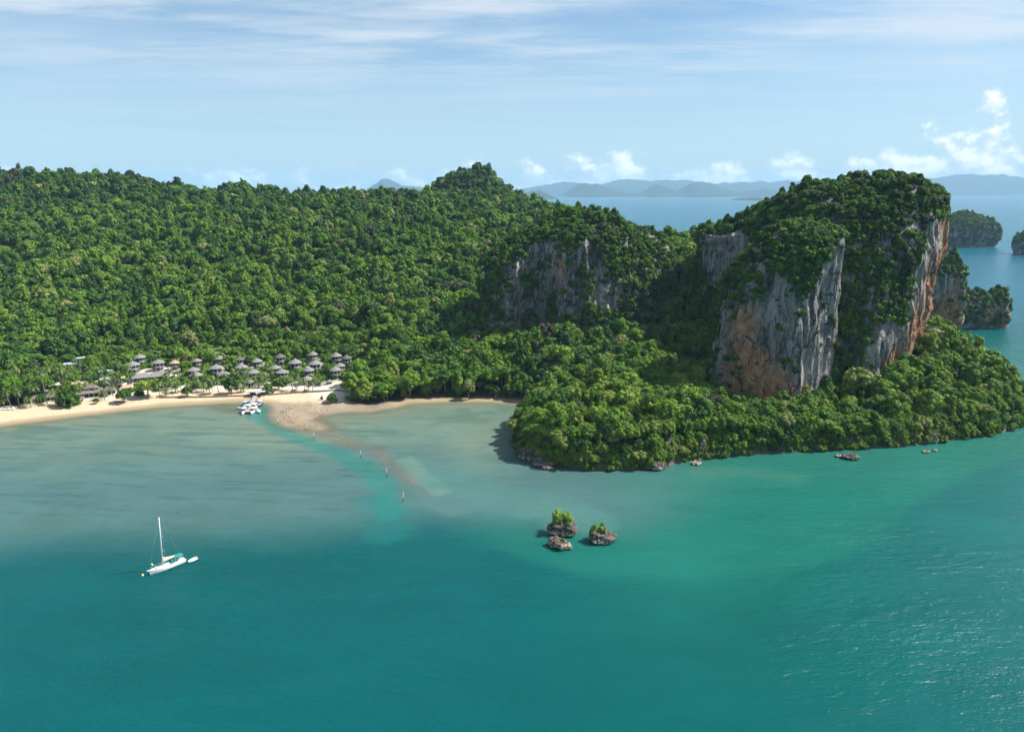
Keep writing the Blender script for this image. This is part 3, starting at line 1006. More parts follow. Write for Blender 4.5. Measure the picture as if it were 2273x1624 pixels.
def crown_mesh(name, lobes, leaves, size, seed, droop=0.0):
    """crown of leaf sprays over many overlapping clumps; lobes: (x, y, z, r, flat)"""
    r_ = np.random.default_rng(seed)
    lobes = np.array(lobes, float)
    w = lobes[:, 3] ** 2
    cnt = np.maximum(10, (leaves * w / w.sum()).astype(int))
    Vs, Qs, Ls, Ts, off = [], [], [], [], 0
    for (x, y, z, r, fl), k in zip(lobes, cnt):
        d = r_.normal(size=(k, 3))
        d[:, 2] += 0.35
        d /= np.linalg.norm(d, axis=1, keepdims=True)
        rad = r * (0.72 + 0.38 * r_.random(k))
        P = np.array((x, y, z)) + d * rad[:, None] * np.array((1, 1, fl))
        P[:, 2] -= droop * r_.random(k) ** 2 * (1 - d[:, 2])
        N = d + r_.normal(size=(k, 3)) * 0.38
        N /= np.linalg.norm(N, axis=1, keepdims=True)
        V, Q = leaf_cards(P, N, size * (0.65 + 0.7 * r_.random(k)), r_)
        Vs.append(V)
        Qs.append(Q + off)
        Ls.append(np.repeat(np.clip(r_.random() * 0.75 + 0.25 * r_.random(k), 0, 1), 4))
        off += len(V)
        iv, if_ = ico()                                    # added dark core that keeps light from leaking through the clump
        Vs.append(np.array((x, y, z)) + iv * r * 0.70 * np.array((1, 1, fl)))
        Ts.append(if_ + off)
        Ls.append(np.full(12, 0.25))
        off += 12
    V, Q, T, L_ = np.concatenate(Vs), np.concatenate(Qs), np.concatenate(Ts), np.concatenate(Ls)
    me = np_mesh(name, V, Q, T, smooth=False, attrs={"lobe": ('FLOAT', 'POINT', L_)})
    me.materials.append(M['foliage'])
    return me


def lobes_dome(seed, n, rx, h0, h1, r0, r1, flat=0.85):
    """clumps spread over a dome between heights h0 and h1"""
    r_ = np.random.default_rng(seed)
    out = []
    for i in range(n):
        t = (i + 0.5) / n
        el = math.asin(t ** 0.75)
        a = i * 2.399963 + r_.random() * 0.8
        rr = rx * math.cos(el) * (0.80 + 0.3 * r_.random())
        z = h0 + (h1 - h0) * math.sin(el) * (0.85 + 0.2 * r_.random())
        r = r0 + (r1 - r0) * r_.random()
        out.append((rr * math.cos(a), rr * math.sin(a), z, r, flat))
    out.append((0, 0, (h0 + h1) / 2, rx * 0.6, 0.8))
    return out


def trunk_mesh(name, h, r, seed, limbs=4, reach=2.0):
    r_ = np.random.default_rng(seed)
    b = MB()
    lean = r_.normal(size=2) * 0.25
    pts = [(0, 0, -1.0), (lean[0] * 0.3, lean[1] * 0.3, h * 0.45), (lean[0], lean[1], h)]
    b.path(pts, [r * 1.25, r, r * 0.55], 6)
    for i in range(limbs):
        a = 2 * math.pi * i / limbs + r_.random()
        z0 = h * (0.5 + 0.4 * r_.random())
        b.path([(lean[0] * 0.5, lean[1] * 0.5, z0), (math.cos(a) * reach * 0.5, math.sin(a) * reach * 0.5, z0 + reach * 0.45),
                (math.cos(a) * reach, math.sin(a) * reach, z0 + reach * 0.75)], [r * 0.5, r * 0.35, r * 0.15], 5)
    me = b.mesh(name, True)
    me.materials.append(M['bark'])
    return me


# tree kinds: crown about 8 m wide, standing at 0
KINDS = [
    dict(lobes=lobes_dome(1, 15, 3.1, 4.2, 8.2, 1.05, 1.7), leaves=900, size=0.50, h=5.5, r=0.22),
    dict(lobes=lobes_dome(2, 20, 3.4, 4.0, 7.4, 0.85, 1.45), leaves=950, size=0.48, h=5.0, r=0.20),
    dict(lobes=lobes_dome(3, 17, 3.9, 5.2, 7.4, 0.9, 1.4, 0.6), leaves=850, size=0.50, h=5.8, r=0.22),
    dict(lobes=lobes_dome(4, 16, 2.5, 3.2, 10.0, 1.0, 1.6), leaves=900, size=0.50, h=6.5, r=0.20),
    dict(lobes=lobes_dome(5, 24, 3.3, 2.6, 7.6, 0.8, 1.3), leaves=1000, size=0.48, h=4.5, r=0.24),
    dict(lobes=lobes_dome(6, 12, 2.9, 5.0, 8.8, 1.1, 1.9), leaves=850, size=0.54, h=6.2, r=0.18),
    # creeper-hung column
    dict(lobes=[(random.gauss(0, .5), random.gauss(0, .5), z * 0.62 + 1.0, 1.5 - z * 0.055, 1.1) for z in range(0, 16)], leaves=900, size=0.46, h=8.0, r=0.2, droop=1.6),
]
PROTO = bpy.data.collections.new("plant_kinds")          # meshes for the distant forest, not linked to the scene
for i, k in enumerate(KINDS):
    k['crown'] = crown_mesh("crown", k['lobes'], k['leaves'], k['size'], 50 + i, k.get('droop', 0.3))
    k['fine'] = crown_mesh("crown", k['lobes'], int(k['leaves'] * 2.4), k['size'] * 0.66, 150 + i, k.get('droop', 0.3))
    k['trunk'] = trunk_mesh("trunk", k['h'], k['r'], 70 + i)
    for nm, cr in (("kind", k['crown']), ("near", k['fine'])):          # crown and trunk in one mesh for the mass of the forest
        bm = bmesh.new()
        bm.from_mesh(cr)
        nf = len(bm.faces)
        bm.from_mesh(k['trunk'])
        bm.faces.ensure_lookup_table()
        for f in bm.faces[nf:]:
            f.material_index = 1
        me = bpy.data.meshes.new(nm)
        bm.to_mesh(me)
        bm.free()
        me.materials.append(M['foliage'])
        me.materials.append(M['bark'])
        PROTO.objects.link(bpy.data.objects.new("%s_%02d" % (nm, i), me))
SHRUB = bpy.data.collections.new("shrub_kinds")
for i in range(3):
    me = crown_mesh("shrub", [(random.gauss(0, .8), random.gauss(0, .8), 0.5 + random.random() * 1.3, 0.65 + 0.5 * random.random(), 0.9) for _ in range(7)],
                    420, 0.34, 90 + i, 0.2)
    SHRUB.objects.link(bpy.data.objects.new("shrub_%02d" % i, me))


def scatter_nodes(name, coll):
    g = bpy.data.node_groups.new(name, 'GeometryNodeTree')
    g.interface.new_socket("Geometry", in_out='INPUT', socket_type='NodeSocketGeometry')
    g.interface.new_socket("Geometry", in_out='OUTPUT', socket_type='NodeSocketGeometry')
    N = g.nodes
    gi, go = N.new('NodeGroupInput'), N.new('NodeGroupOutput')
    ci = N.new('GeometryNodeCollectionInfo')
    ci.inputs['Collection'].default_value = coll
    ci.inputs['Separate Children'].default_value = True
    ci.inputs['Reset Children'].default_value = True
    def attr(n, typ):
        a = N.new('GeometryNodeInputNamedAttribute')
        a.data_type = typ
        a.inputs[0].default_value = n
        return a.outputs[0]
    ip = N.new('GeometryNodeInstanceOnPoints')
    g.links.new(gi.outputs[0], ip.inputs['Points'])
    g.links.new(ci.outputs[0], ip.inputs['Instance'])
    ip.inputs['Pick Instance'].default_value = True
    g.links.new(attr("pick", 'INT'), ip.inputs['Instance Index'])
    g.links.new(attr("turn", 'FLOAT_VECTOR'), ip.inputs['Rotation'])
    g.links.new(attr("size", 'FLOAT_VECTOR'), ip.inputs['Scale'])
    g.links.new(ip.outputs[0], go.inputs[0])
    return g


def scatter(name, label, coll, P, pick, turn, size, tint):
    me = np_mesh(name, P, attrs={"pick": ('INT', 'POINT', pick), "turn": ('FLOAT_VECTOR', 'POINT', turn),
                                 "size": ('FLOAT_VECTOR', 'POINT', size), "tint": ('FLOAT', 'POINT', tint)})
    o = link(name, me)
    md = o.modifiers.new("plants", 'NODES')
    md.node_group = scatter_nodes(name, coll)
    tag(o, label, kind='stuff')
    return o


# ---- where villas and palms stand (needed first so that trees leave them room)
def zoomp(ox, oy, k, X, Y):
    return (ox + X / k) * 2273 / 3600.0, (oy + Y / k) * 2273 / 3600.0


VILLAS = []       # picture x, picture y of the roof middle, roof width in picture units, type
for X, Y, w, ty in [(450, 340, 175, 'v'), (325, 465, 235, 'v'), (770, 425, 230, 'v'), (1050, 415, 170, 't'), (1440, 385, 170, 'v'), (1380, 555, 220, 'v'),
                    (1425, 670, 240, 'l'), (1775, 525, 250, 'v'), (1835, 370, 125, 'v'), (1900, 645, 250, 'l'), (2190, 375, 170, 'd')]:
    VILLAS.append((*zoomp(400, 1180, 4.941, X, Y), w / 4.941 * 0.6314, ty))
for X, Y, w, ty in [(40, 510, 225, 'v'), (245, 595, 230, 'v'), (310, 410, 200, 'v'), (715, 345, 185, 'd'), (630, 510, 215, 'v'), (745, 590, 245, 'v'),
                    (975, 450, 225, 'v'), (1320, 450, 230, 'v'), (1285, 285, 180, 'v'), (1690, 310, 195, 'v'), (1210, 565, 220, 'v'), (1755, 470, 150, 'v'),
                    (1675, 560, 225, 'v'), (680, 755, 165, 'l'), (985, 760, 110, 'l'), (1180, 732, 235, 'l'), (1375, 752, 90, 'l'), (1565, 735, 120, 'l'),
                    (1870, 362, 120, 'd'), (190, 765, 200, 'l')]:
    VILLAS.append((*zoomp(840, 1180, 4.941, X, Y), w / 4.941 * 0.6314, ty))
VPOS = []
for px, py, w, ty in VILLAS:
    up = {'v': 6.2, 't': 6.2, 'd': 6.0, 'l': 3.4}[ty]
    x, y, z = hit(px, py, up)
    dist = math.sqrt(x * x + y * y + (CAM_H - z) ** 2)
    VPOS.append((x, y, z, w * dist / 1593.0, ty))
BUILD_KEEP = [(x, y, z, w) for x, y, z, w, ty in VPOS]
for X, Y, w in [(490, 690, 280), (780, 655, 300)]:
    px, py = zoomp(400, 1180, 4.941, X, Y)
    x, y, z = hit(px, py, 3.5)
    BUILD_KEEP.append((x, y, z, w * 0.6314 / 4.941 * 0.28))
for X, Y, w in [(1590, 860, 280), (1890, 840, 160), (920, 930, 200)]:
    px, py = zoomp(0, 1200, 4.941, X, Y)
    x, y, z = hit(px, py, 3.0)
    BUILD_KEEP.append((x, y, z, w * 0.6314 / 4.941 * 0.28))


def visible(P, up):
    """keeps points that could be seen over the land from the drone or from a few metres beside it"""
    ok = np.ones(len(P), bool)
    for f in np.linspace(0.25, 0.97, 30):
        x, y = P[:, 0] * f, P[:, 1] * f
        zl = CAM_H + (P[:, 2] + up - CAM_H) * f
        ok &= land_z(x, y) < zl + 6
    return ok


def poisson(X0, X1, Y0, Y1, s, r_):
    gx = np.arange(X0, X1, s)
    gy = np.arange(Y0, Y1, s * 0.9)
    X, Y = np.meshgrid(gx, gy)
    X[1::2] += s / 2
    X = X + (r_.random(X.shape) - 0.5) * s * 0.85
    Y = Y + (r_.random(X.shape) - 0.5) * s * 0.85
    return X.ravel(), Y.ravel()


def inside_karst(x, y, grow=0.0):
    """inside the foot of one of the rock masses"""
    out = np.zeros(x.shape, bool)
    for foot in ([(166, 350), (190, 345), (206, 363), (226, 400), (236, 440), (215, 480), (150, 490), (124, 452), (132, 410), (150, 386)],
                 [(104, 354), (107, 342), (116, 334), (131, 332), (146, 338), (155, 352), (156, 368), (132, 378), (112, 368)],
                 [(-19, 468), (-4, 452), (18, 450), (30, 441), (54, 440), (76, 445), (100, 460), (116, 492), (92, 532), (40, 542), (-6, 512)]):
        out |= inside_dist(x, y, np.array(foot, float)) > -1.5 - grow
    return out


def tint_field(x, y, z, r_):
    """how light or yellow a tree is: patches of kinds, darker towards the heights"""
    t = 0.555 + 0.15 * fbm(x / 40, y / 40, 0, 3, 61) + r_.normal(size=len(x)) * 0.13
    t -= 0.15 * sstep(60, 110, z)
    rare = r_.random(len(x))
    t = np.where(rare < 0.013, 0.86 + 0.14 * r_.random(len(x)), t)
    t = np.where((rare > 0.982), 0.02 + 0.10 * r_.random(len(x)), t)
    return np.clip(t, 0.02, 1)


def forest_points():
    r_ = np.random.default_rng(11)
    out = []
    for (x0, x1, y0, y1, s, k) in [(-330, 300, 268, 420, 5.1, 1.14), (-420, 300, 420, 560, 5.5, 1.12), (-560, 260, 560, 760, 6.2, 1.20), (-720, 240, 760, 1180, 7.0, 1.24)]:
        x, y = poisson(x0, x1, y0, y1, s, r_)
        z = land_z(x, y)
        d = land_d(x, y)
        head = np.clip(sstep(-14, -4, x) * sstep(366, 352, y) + sstep(150, 200, x), 0, 1)
        n2 = fbm(x / 25, y / 25, 0, 3, 12)
        wid = np.where(x > -95, np.interp(x, [-95, -60], [15, 3.5]) + 1.0 * n2, 30 + 8 * n2)
        wid = np.where(head > 0.5, 0.0, wid)
        ok = (d > wid) & (z > 0.3) & ~inside_karst(x, y)
        v = village(x, y)
        clear = np.where(y < 408, 0.14, np.where(y < 470, 0.62, 0.9))
        ok &= (v < 0.3) | (r_.random(len(x)) < clear)
        # house plots and the view over them stay open
        for (hx, hy, hz, hw) in BUILD_KEEP:
            ok &= np.hypot(x - hx, y - hy) > hw * 0.5 + 2.2
            front = (y < hy) & (y > hy - 22) & (np.abs(x - hx * y / hy) < hw * 0.5 + 2.2)
            line = CAM_H + (hz + 2.6 - CAM_H) * y / hy
            ok &= ~(front & (z + 6.5 > line))
        sc = k * (0.60 + 0.75 * r_.random(len(x)) ** 1.6) * np.where(r_.random(len(x)) < 0.03, 1.3, 1.0)
        sc = np.where(v > 0.3, sc * 0.62, sc)
        sc = np.where((x > 98) & (x < 166) & (y > 306) & (y < 342), np.minimum(sc, 0.85), sc)
        edge = (head > 0.5) & (d < 7)
        sc = np.where(edge, sc * 0.78, sc)
        P = np.stack([x, y, z, sc, head, v], 1)[ok]
        u, w = picture(P[:, 0], P[:, 1], P[:, 2] + 8 * P[:, 3])
        u2, w2 = picture(P[:, 0], P[:, 1], P[:, 2])
        P = P[(u > -130) & (u < 2400) & (w < 1700)]
        P = P[visible(P, 8 * P[:, 3])]
        out.append(P)
    # low crowns hanging over the rocky shore
    i0, i1 = 27, 47
    pts = SHORE[i0:i1]
    E_ = []
    for a, b in zip(pts[:-1], pts[1:]):
        L = np.hypot(*(b - a))
        nrm = np.array([-(b - a)[1], (b - a)[0]]) / L
        for t in np.arange(0, L, 1.7):
            for off, zz, k in ((0.6, 0.6, 0.42), (2.0, 2.6, 0.55), (4.2, 5.0, 0.68)):
                if r_.random() < 0.86:
                    p = a + (b - a) * t / L + nrm * (off + r_.normal() * 0.8)
                    E_.append((p[0], p[1], zz + r_.normal() * 0.5 - 0.6, k * (0.8 + 0.5 * r_.random()), 2.0, 0))
            for off in (6.0, 8.0, 10.0):
                if r_.random() < 0.5:
                    p = a + (b - a) * t / L + nrm * (off + r_.normal() * 0.8)
                    E_.append((p[0], p[1], float(land_z(p[0], p[1])) - 0.4, 0.62 + 0.4 * r_.random(), 2.0, 0))
    out.append(np.array(E_))
    return np.concatenate(out)


FP = forest_points()


def karst_points():
    """trees on the tops and ledges, shrubs and creepers on the walls"""
    r_ = np.random.default_rng(12)
    trees, shrubs = [], []
    for key, K in KARST.items():
        c, n, ar = K['cent'], K['nor'], K['area']
        x, y, z = c.T
        nz = n[:, 2]
        far = key in ('far', 'edge')
        nn = fbm(x / 9, y / 9, z / 12, 3, 71)
        bare = np.zeros(len(c))
        if key == 'right':
            corner = np.interp(z, [0, 28, 58, 82, 100], [188, 191, 197, 202, 208])
            east = sstep(0, 4, x - corner) * sstep(404, 396, y) * sstep(99, 92, z + 3 * nn) * sstep(0.6, 0.35, nz)
            low = sstep(172, 180, x + 3 * nn) * sstep(204, 196, x) * sstep(50, 38, z + 6 * nn) * sstep(372, 362, y)
            west = np.exp(-(((x - 124) / 16) ** 2 + ((y - 428) / 26) ** 2 + ((z - 72) / 20) ** 2)) * 1.3
            bare = np.clip(np.maximum(np.maximum(east, low * 0.9), west), 0, 1)
        elif key == 'tower':
            line = np.interp(x, [104, 118, 126, 134, 142, 150, 160], [55, 58, 68, 60, 66, 86, 93])
            bare = sstep(4, -2, z - line + 8 * nn) * sstep(0.60, 0.30, nz)
            bare *= 1 - 0.8 * sstep(-0.2, -0.6, n[:, 0]) * sstep(342, 352, y)
        elif key == 'middle':
            bare = sstep(78, 70, x) * sstep(86, 76, z + 6 * nn) * sstep(0.5, 0.25, nz) * sstep(-0.25, 0.10, fbm(x / 11, y / 11, z / 14, 3, 72) - 0.20 + 0.6 * np.exp(-(((x - 34) / 14) ** 2 + ((z - 62) / 22) ** 2)))
            white = np.exp(-(((x - 63) / 5) ** 2 + ((z - 47) / 9) ** 2)) * 1.5 * (n[:, 1] < 0)
            rightv = sstep(50, 64, x)
            bare = np.clip(np.maximum(bare * (1 - 0.85 * rightv), white), 0, 1)
        elif key in ('stack',):
            bare = sstep(0.35, 0.15, nz) * sstep(-0.25, 0.1, nn + 0.2)
        elif key in ('low', 'crag'):
            bare = sstep(0.40, 0.2, nz) * sstep(-0.25, 0.1, nn) + (key == 'crag') * 0.35
        else:
            bare = sstep(0.2, 0.0, nz) * sstep(40, 30, z) * sstep(0.0, 0.3, nn + 0.15)
        bare = np.clip(bare, 0, 1)
        above = z > np.where(key in ('far', 'edge', 'low', 'stack', 'crag'), 3.0, land_z(x, y) - 1)
        front = (n[:, 1] < 0.35) | (nz > 0.35)
        sp = (5.6 if far else 4.2)
        dens_t = np.where(nz > 0.35, 1.0 / sp ** 2, np.where(nz > -0.1, 0.55 / sp ** 2, 0.18 / sp ** 2)) * (1 - bare) ** 2
        k = r_.random(len(c)) < dens_t * ar * above * front
        s = (0.42 + 0.30 * r_.random(len(c))) * (1.15 if far else 1.0)
        s = np.where(nz > 0.6, s * 1.1, s)
        if key == 'tower':
            s = s * 0.72
            dens_t = dens_t * 1.5
        p = c - n * 0.3
        p[:, 2] -= np.where(nz > 0.35, 0.5, 2.6 * s)
        p = p + n * np.array([1, 1, 0]) * np.where(nz > 0.35, 0, 0.8)[:, None]
        trees.append(np.concatenate([p, s[:, None], nz[:, None], np.full((len(c), 1), key in ('right', 'tower'))], 1)[k])
        dens_s = (0.10 + 0.03 * bare) * np.where(bare > 0.4, 0.35 * sstep(0.15, 0.5, fbm(x / 5, y / 5, z / 7, 3, 73)), 1.0)
        if key == 'tower':
            dens_s = dens_s * (1 + 1.6 * sstep(126, 138, x))
        if key == 'right':
            dens_s = dens_s * (1 - 0.9 * east)
        if far:
            dens_s = dens_s * 0.6
        k = r_.random(len(c)) < dens_s * ar * above * front
        s = 0.55 + 0.55 * r_.random(len(c))
        s = s * np.where(bare > 0.4, 0.75, 1.25) * (1.5 if far else 1)
        shrubs.append(np.concatenate([c - np.array([0, 0, 0.6]) + n * 0.1, s[:, None], nz[:, None], np.full((len(c), 1), 0)], 1)[k])
    return np.concatenate(trees), np.concatenate(shrubs)


KT, KS = karst_points()
print("forest points", len(FP), "karst trees", len(KT), "shrubs", len(KS))


def plant_forest():
    r_ = np.random.default_rng(13)
    x, y, z, sc, head, vil = FP.T
    tint = tint_field(x, y, z, r_)
    tint = np.where(head > 0.5, np.clip(tint + 0.06, 0, 1), tint)
    fringe = head > 1.5
    slope = np.hypot(*(np.array([land_z(x + 4, y) - land_z(x - 4, y), land_z(x, y + 4) - land_z(x, y - 4)]) / 8))
    pick = r_.integers(0, 6, len(x))
    vine = r_.random(len(x)) < np.where(slope > 0.25, 0.20, 0.07) * (vil < 0.3)
    pick = np.where(vine, 6, pick)
    pick = np.where(fringe, r_.choice([4, 4, 1], len(x)), pick)
    tint = np.where(vine, np.clip(tint + 0.10, 0, 0.8), tint)
    turn = r_.random(len(x)) * 2 * math.pi
    # the nearest trees of the headland and bay stand as single trees
    dist = np.sqrt(x ** 2 + y ** 2 + (CAM_H - z) ** 2)
    u, w = picture(x, y, z + 5)
    big = sc / dist * ((u > 0) & (u < 2273) & (w < 1080))
    # in view: front rank of the shore first
    order = np.argsort(-(big * (1 + 0.25 * (head > 0.5))))
    single = order[:300]
    keep = np.ones(len(x), bool)
    keep[single] = False
    protos = {}
    count = {}
    for i in single:
        k = KINDS[pick[i]]
        e = link("broadleaf_tree", None, loc=(x[i], y[i], z[i]), rot=(0, 0, turn[i]), scale=float(sc[i]))
        for nm in ('trunk', 'crown'):
            c = link(nm, k['fine' if nm == 'crown' else nm], parent=e)
            c['tint'] = float(tint[i])
        tone = "pale flowering" if tint[i] > 0.84 else "yellow-green" if tint[i] > 0.66 else "bright green" if tint[i] > 0.48 else "dark green" if tint[i] > 0.14 else "grey-brown"
        form = "creeper-hung" if pick[i] == 6 else "flat-topped" if pick[i] == 2 else "tall" if pick[i] == 3 else "round-crowned"
        d = float(land_d(x[i], y[i]))
        if x[i] < 40:
            where = "at the headland's bay-side tip" if y[i] < 335 else "behind the small bay beach"
        elif x[i] < 95:
            where = "on the headland's low front"
        elif x[i] < 150:
            where = "below the orange-stained cliff"
        elif x[i] < 200:
            where = "below the tallest karst"
        else:
            where = "on the right-hand slope"
        lab = "%s %s %stree %s" % (tone, form, "shoreline " if d < 8 else "", where)
        count.setdefault(lab, []).append((float(u[i]), e))
    for lab, lst in count.items():
        lst.sort(key=lambda q: q[0])
        for k, (_, e) in enumerate(lst):
            tag(e, lab if len(lst) == 1 else "%s, %s from the left" % (lab, ordinal(k + 1)), "tree", "trees in the headland canopy")
    # the rest: one mass
    xt = np.r_[x[keep], KT[:, 0]]
    yt = np.r_[y[keep], KT[:, 1]]
    zt = np.r_[z[keep], KT[:, 2]]
    st = np.r_[sc[keep], KT[:, 3]]
    kt = tint_field(KT[:, 0], KT[:, 1], KT[:, 2], r_) - 0.05
    tt = np.r_[tint[keep], np.clip(kt, 0.02, 1)]
    pt = np.r_[pick[keep], np.where(KT[:, 4] > 0.3, r_.integers(0, 6, len(KT)), r_.choice([0, 1, 4, 6, 6], len(KT)))]
    pt = np.where(yt < 400, pt + len(KINDS), pt)          # finer crowns close by
    n = len(xt)
    tu = np.zeros((n, 3))
    tu[:, 2] = r_.random(n) * 6.283
    tu[:, :2] = r_.normal(size=(n, 2)) * 0.08
    sz = st[:, None] * (1 + r_.normal(size=(n, 3)) * np.array([0.08, 0.08, 0.14]))
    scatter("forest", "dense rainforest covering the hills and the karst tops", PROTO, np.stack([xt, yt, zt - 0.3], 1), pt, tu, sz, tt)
    n = len(KS)
    tu = np.zeros((n, 3))
    tu[:, 2] = r_.random(n) * 6.283
    scatter("cliff_shrubs", "shrubs and creepers clinging to the limestone walls", SHRUB, KS[:, :3], r_.integers(0, 3, n), tu,
            np.repeat(KS[:, 3:4], 3, 1), np.clip(0.46 + r_.normal(size=n) * 0.12, 0, 1))


plant_forest()


# ------------------------------------------------------------------ materials of built things
def build_thing_materials():
    m, t = mat_new("shingle")
    co = t.n('ShaderNodeTexCoord').outputs['Object']
    z = t.n('ShaderNodeSeparateXYZ', {0: co}).outputs[2]
    rows = t.math('FRACT', t.math('MULTIPLY', z, 4.0))
    c = t.ramp(t.noise(co, 3.0, 5.0, 0.65), [(0.3, (0.13, 0.125, 0.12)), (0.7, (0.27, 0.26, 0.25))])
    finish(t, c, 0.85, t.math('ADD', t.math('MULTIPLY', rows, 0.5), t.noise(co, 6.0)), 0.08, 0.6, spec=0.2)
    M['shingle'] = m
    m, t = mat_new("thatch")
    co = t.n('ShaderNodeTexCoord').outputs['Object']
    mp = t.n('ShaderNodeMapping', {0: co, 'Scale': (1, 1, 0.25)}).outputs[0]
    c = t.ramp(t.noise(mp, 5.0, 5.0, 0.65), [(0.3, (0.10, 0.085, 0.075)), (0.7, (0.24, 0.205, 0.18))])
    finish(t, c, 0.95, t.noise(mp, 8.0), 0.08, 0.8, spec=0.1)
    M['thatch'] = m
    M['thatch_tan'] = plain("thatch_tan", (0.42, 0.31, 0.19), 0.95, 0.2, 3)
    M['shingle_dark'] = plain("shingle_dark", (0.12, 0.11, 0.115), 0.9, 0.2, 3)
    M['timber_grey'] = plain("timber_grey", (0.21, 0.20, 0.20), 0.8, 0.2, 2)
    M['timber_pale'] = plain("timber_pale", (0.40, 0.38, 0.36), 0.8, 0.15, 2)
    M['timber_dark'] = plain("timber_dark", (0.075, 0.065, 0.06), 0.8, 0.2, 2)
    M['deck'] = plain("deck", (0.33, 0.30, 0.275), 0.85, 0.15, 1.2)
    M['white_paint'] = plain("white_paint", (0.60, 0.59, 0.56), 0.5, 0.05, 2)
    M['gelcoat'] = plain("gelcoat", (0.74, 0.74, 0.73), 0.25, 0.03, 0.7, 0.5)
    M['glass'] = plain("glass", (0.02, 0.026, 0.03), 0.08, 0.1, 1, 0.5)
    M['canvas_teal'] = plain("canvas_teal", (0.015, 0.20, 0.17), 0.8, 0.1, 2)
    M['canvas_cream'] = plain("canvas_cream", (0.66, 0.54, 0.38), 0.85, 0.08, 2)
    M['canvas_blue'] = plain("canvas_blue", (0.16, 0.27, 0.38), 0.8, 0.1, 2)
    M['canvas_grey'] = plain("canvas_grey", (0.36, 0.39, 0.45), 0.8, 0.1, 2)
    M['purple'] = plain("purple", (0.13, 0.06, 0.24), 0.7, 0.1, 2)
    M['black_paint'] = plain("black_paint", (0.02, 0.02, 0.022), 0.4, 0.2, 2)
    M['navy'] = plain("navy", (0.02, 0.04, 0.12), 0.5, 0.2, 2)
    M['alloy'] = plain("alloy", (0.78, 0.79, 0.80), 0.35, 0.04, 1, 0.5)
    M['buoy'] = plain("buoy", (0.72, 0.62, 0.30), 0.5, 0.1, 3)
    M['stone_brown'] = plain("stone_brown", (0.22, 0.16, 0.115), 0.9, 0.3, 1.2)
    M['sand_pale'] = plain("sand_pale", (0.68, 0.61, 0.52), 0.9, 0.1, 1.2)


build_thing_materials()


# ------------------------------------------------------------------ the resort
def make_villa(style):
    """round-roofed villa on stilts, roof 8 m across, front towards -Y"""
    e = link("stilt_villa", None)
    roofm = {'v': M['shingle'], 't': M['thatch_tan'], 'd': M['shingle_dark']}[style]
    b = MB().lathe([(3.25, 5.12), (4.05, 5.10), (4.05, 5.24), (3.1, 5.85), (2.1, 6.42), (1.1, 6.88), (0.42, 7.12), (0.0, 7.16)], 14, sy=0.92)
    rf = b.build("roof", roofm, e)
    MB().lathe([(0.42, 7.08), (0.36, 7.30), (0.12, 7.46), (0.0, 7.5)], 8).build("finial", M['canvas_grey'], rf)
    MB().lathe([(3.02, 2.55), (3.02, 5.16)], 14, sy=0.92).build("upper_wall", M['timber_grey'], e)
    MB().lathe([(2.35, -2.0), (2.35, 2.38)], 12, sy=0.92).build("lower_wall", M['timber_grey'], e)
    # curved balcony towards the sea
    def arc(r, a0, a1, n):
        return [(r * math.cos(R(a0 + (a1 - a0) * i / n)), 0.92 * r * math.sin(R(a0 + (a1 - a0) * i / n))) for i in range(n + 1)]
    out, inn = arc(3.75, 195, 345, 10), arc(2.4, 195, 345, 10)
    poly = out + inn[::-1]
    bal = MB().rings([[(x, y, 2.36) for x, y in poly], [(x, y, 2.56) for x, y in poly]]).build("balcony", M['deck'], e)
    o2 = arc(3.66, 240, 300, 6) + arc(3.58, 240, 300, 6)[::-1]
    MB().rings([[(x, y, 2.57) for x, y in o2], [(x, y, 3.40) for x, y in o2]]).build("parapet", M['timber_pale'], bal)
    for a0, a1 in ((196, 238), (302, 344)):
        p = MB()
        pts = arc(3.66, a0, a1, 3)
        for z in (2.9, 3.35):
            for (x0, y0), (x1, y1) in zip(pts[:-1], pts[1:]):
                p.tube((x0, y0, z), (x1, y1, z), 0.04, n=4)
        p.build("railing", M['timber_dark'], bal)
    for a in (215, 252, 288, 325):
        x, y = 3.62 * math.cos(R(a)), 3.62 * 0.92 * math.sin(R(a))
        MB().tube((x, y, -2.0), (x, y, 5.14), 0.14, n=6).build("column", M['timber_pale'] if a in (252, 288) else M['timber_grey'], e)
    for a in (228, 270, 312):
        w = arc(3.06, a - 13, a + 13, 2)
        w2 = arc(3.00, a - 13, a + 13, 2)
        q = w + w2[::-1]
        MB().rings([[(x, y, 2.75) for x, y in q], [(x, y, 4.75) for x, y in q]]).build("window", M['glass'], e)
    w = arc(2.40, 255, 285, 2) + arc(2.30, 255, 285, 2)[::-1]
    MB().rings([[(x, y, 0.05) for x, y in w], [(x, y, 2.1) for x, y in w]]).build("door", M['glass'], e)
    return e


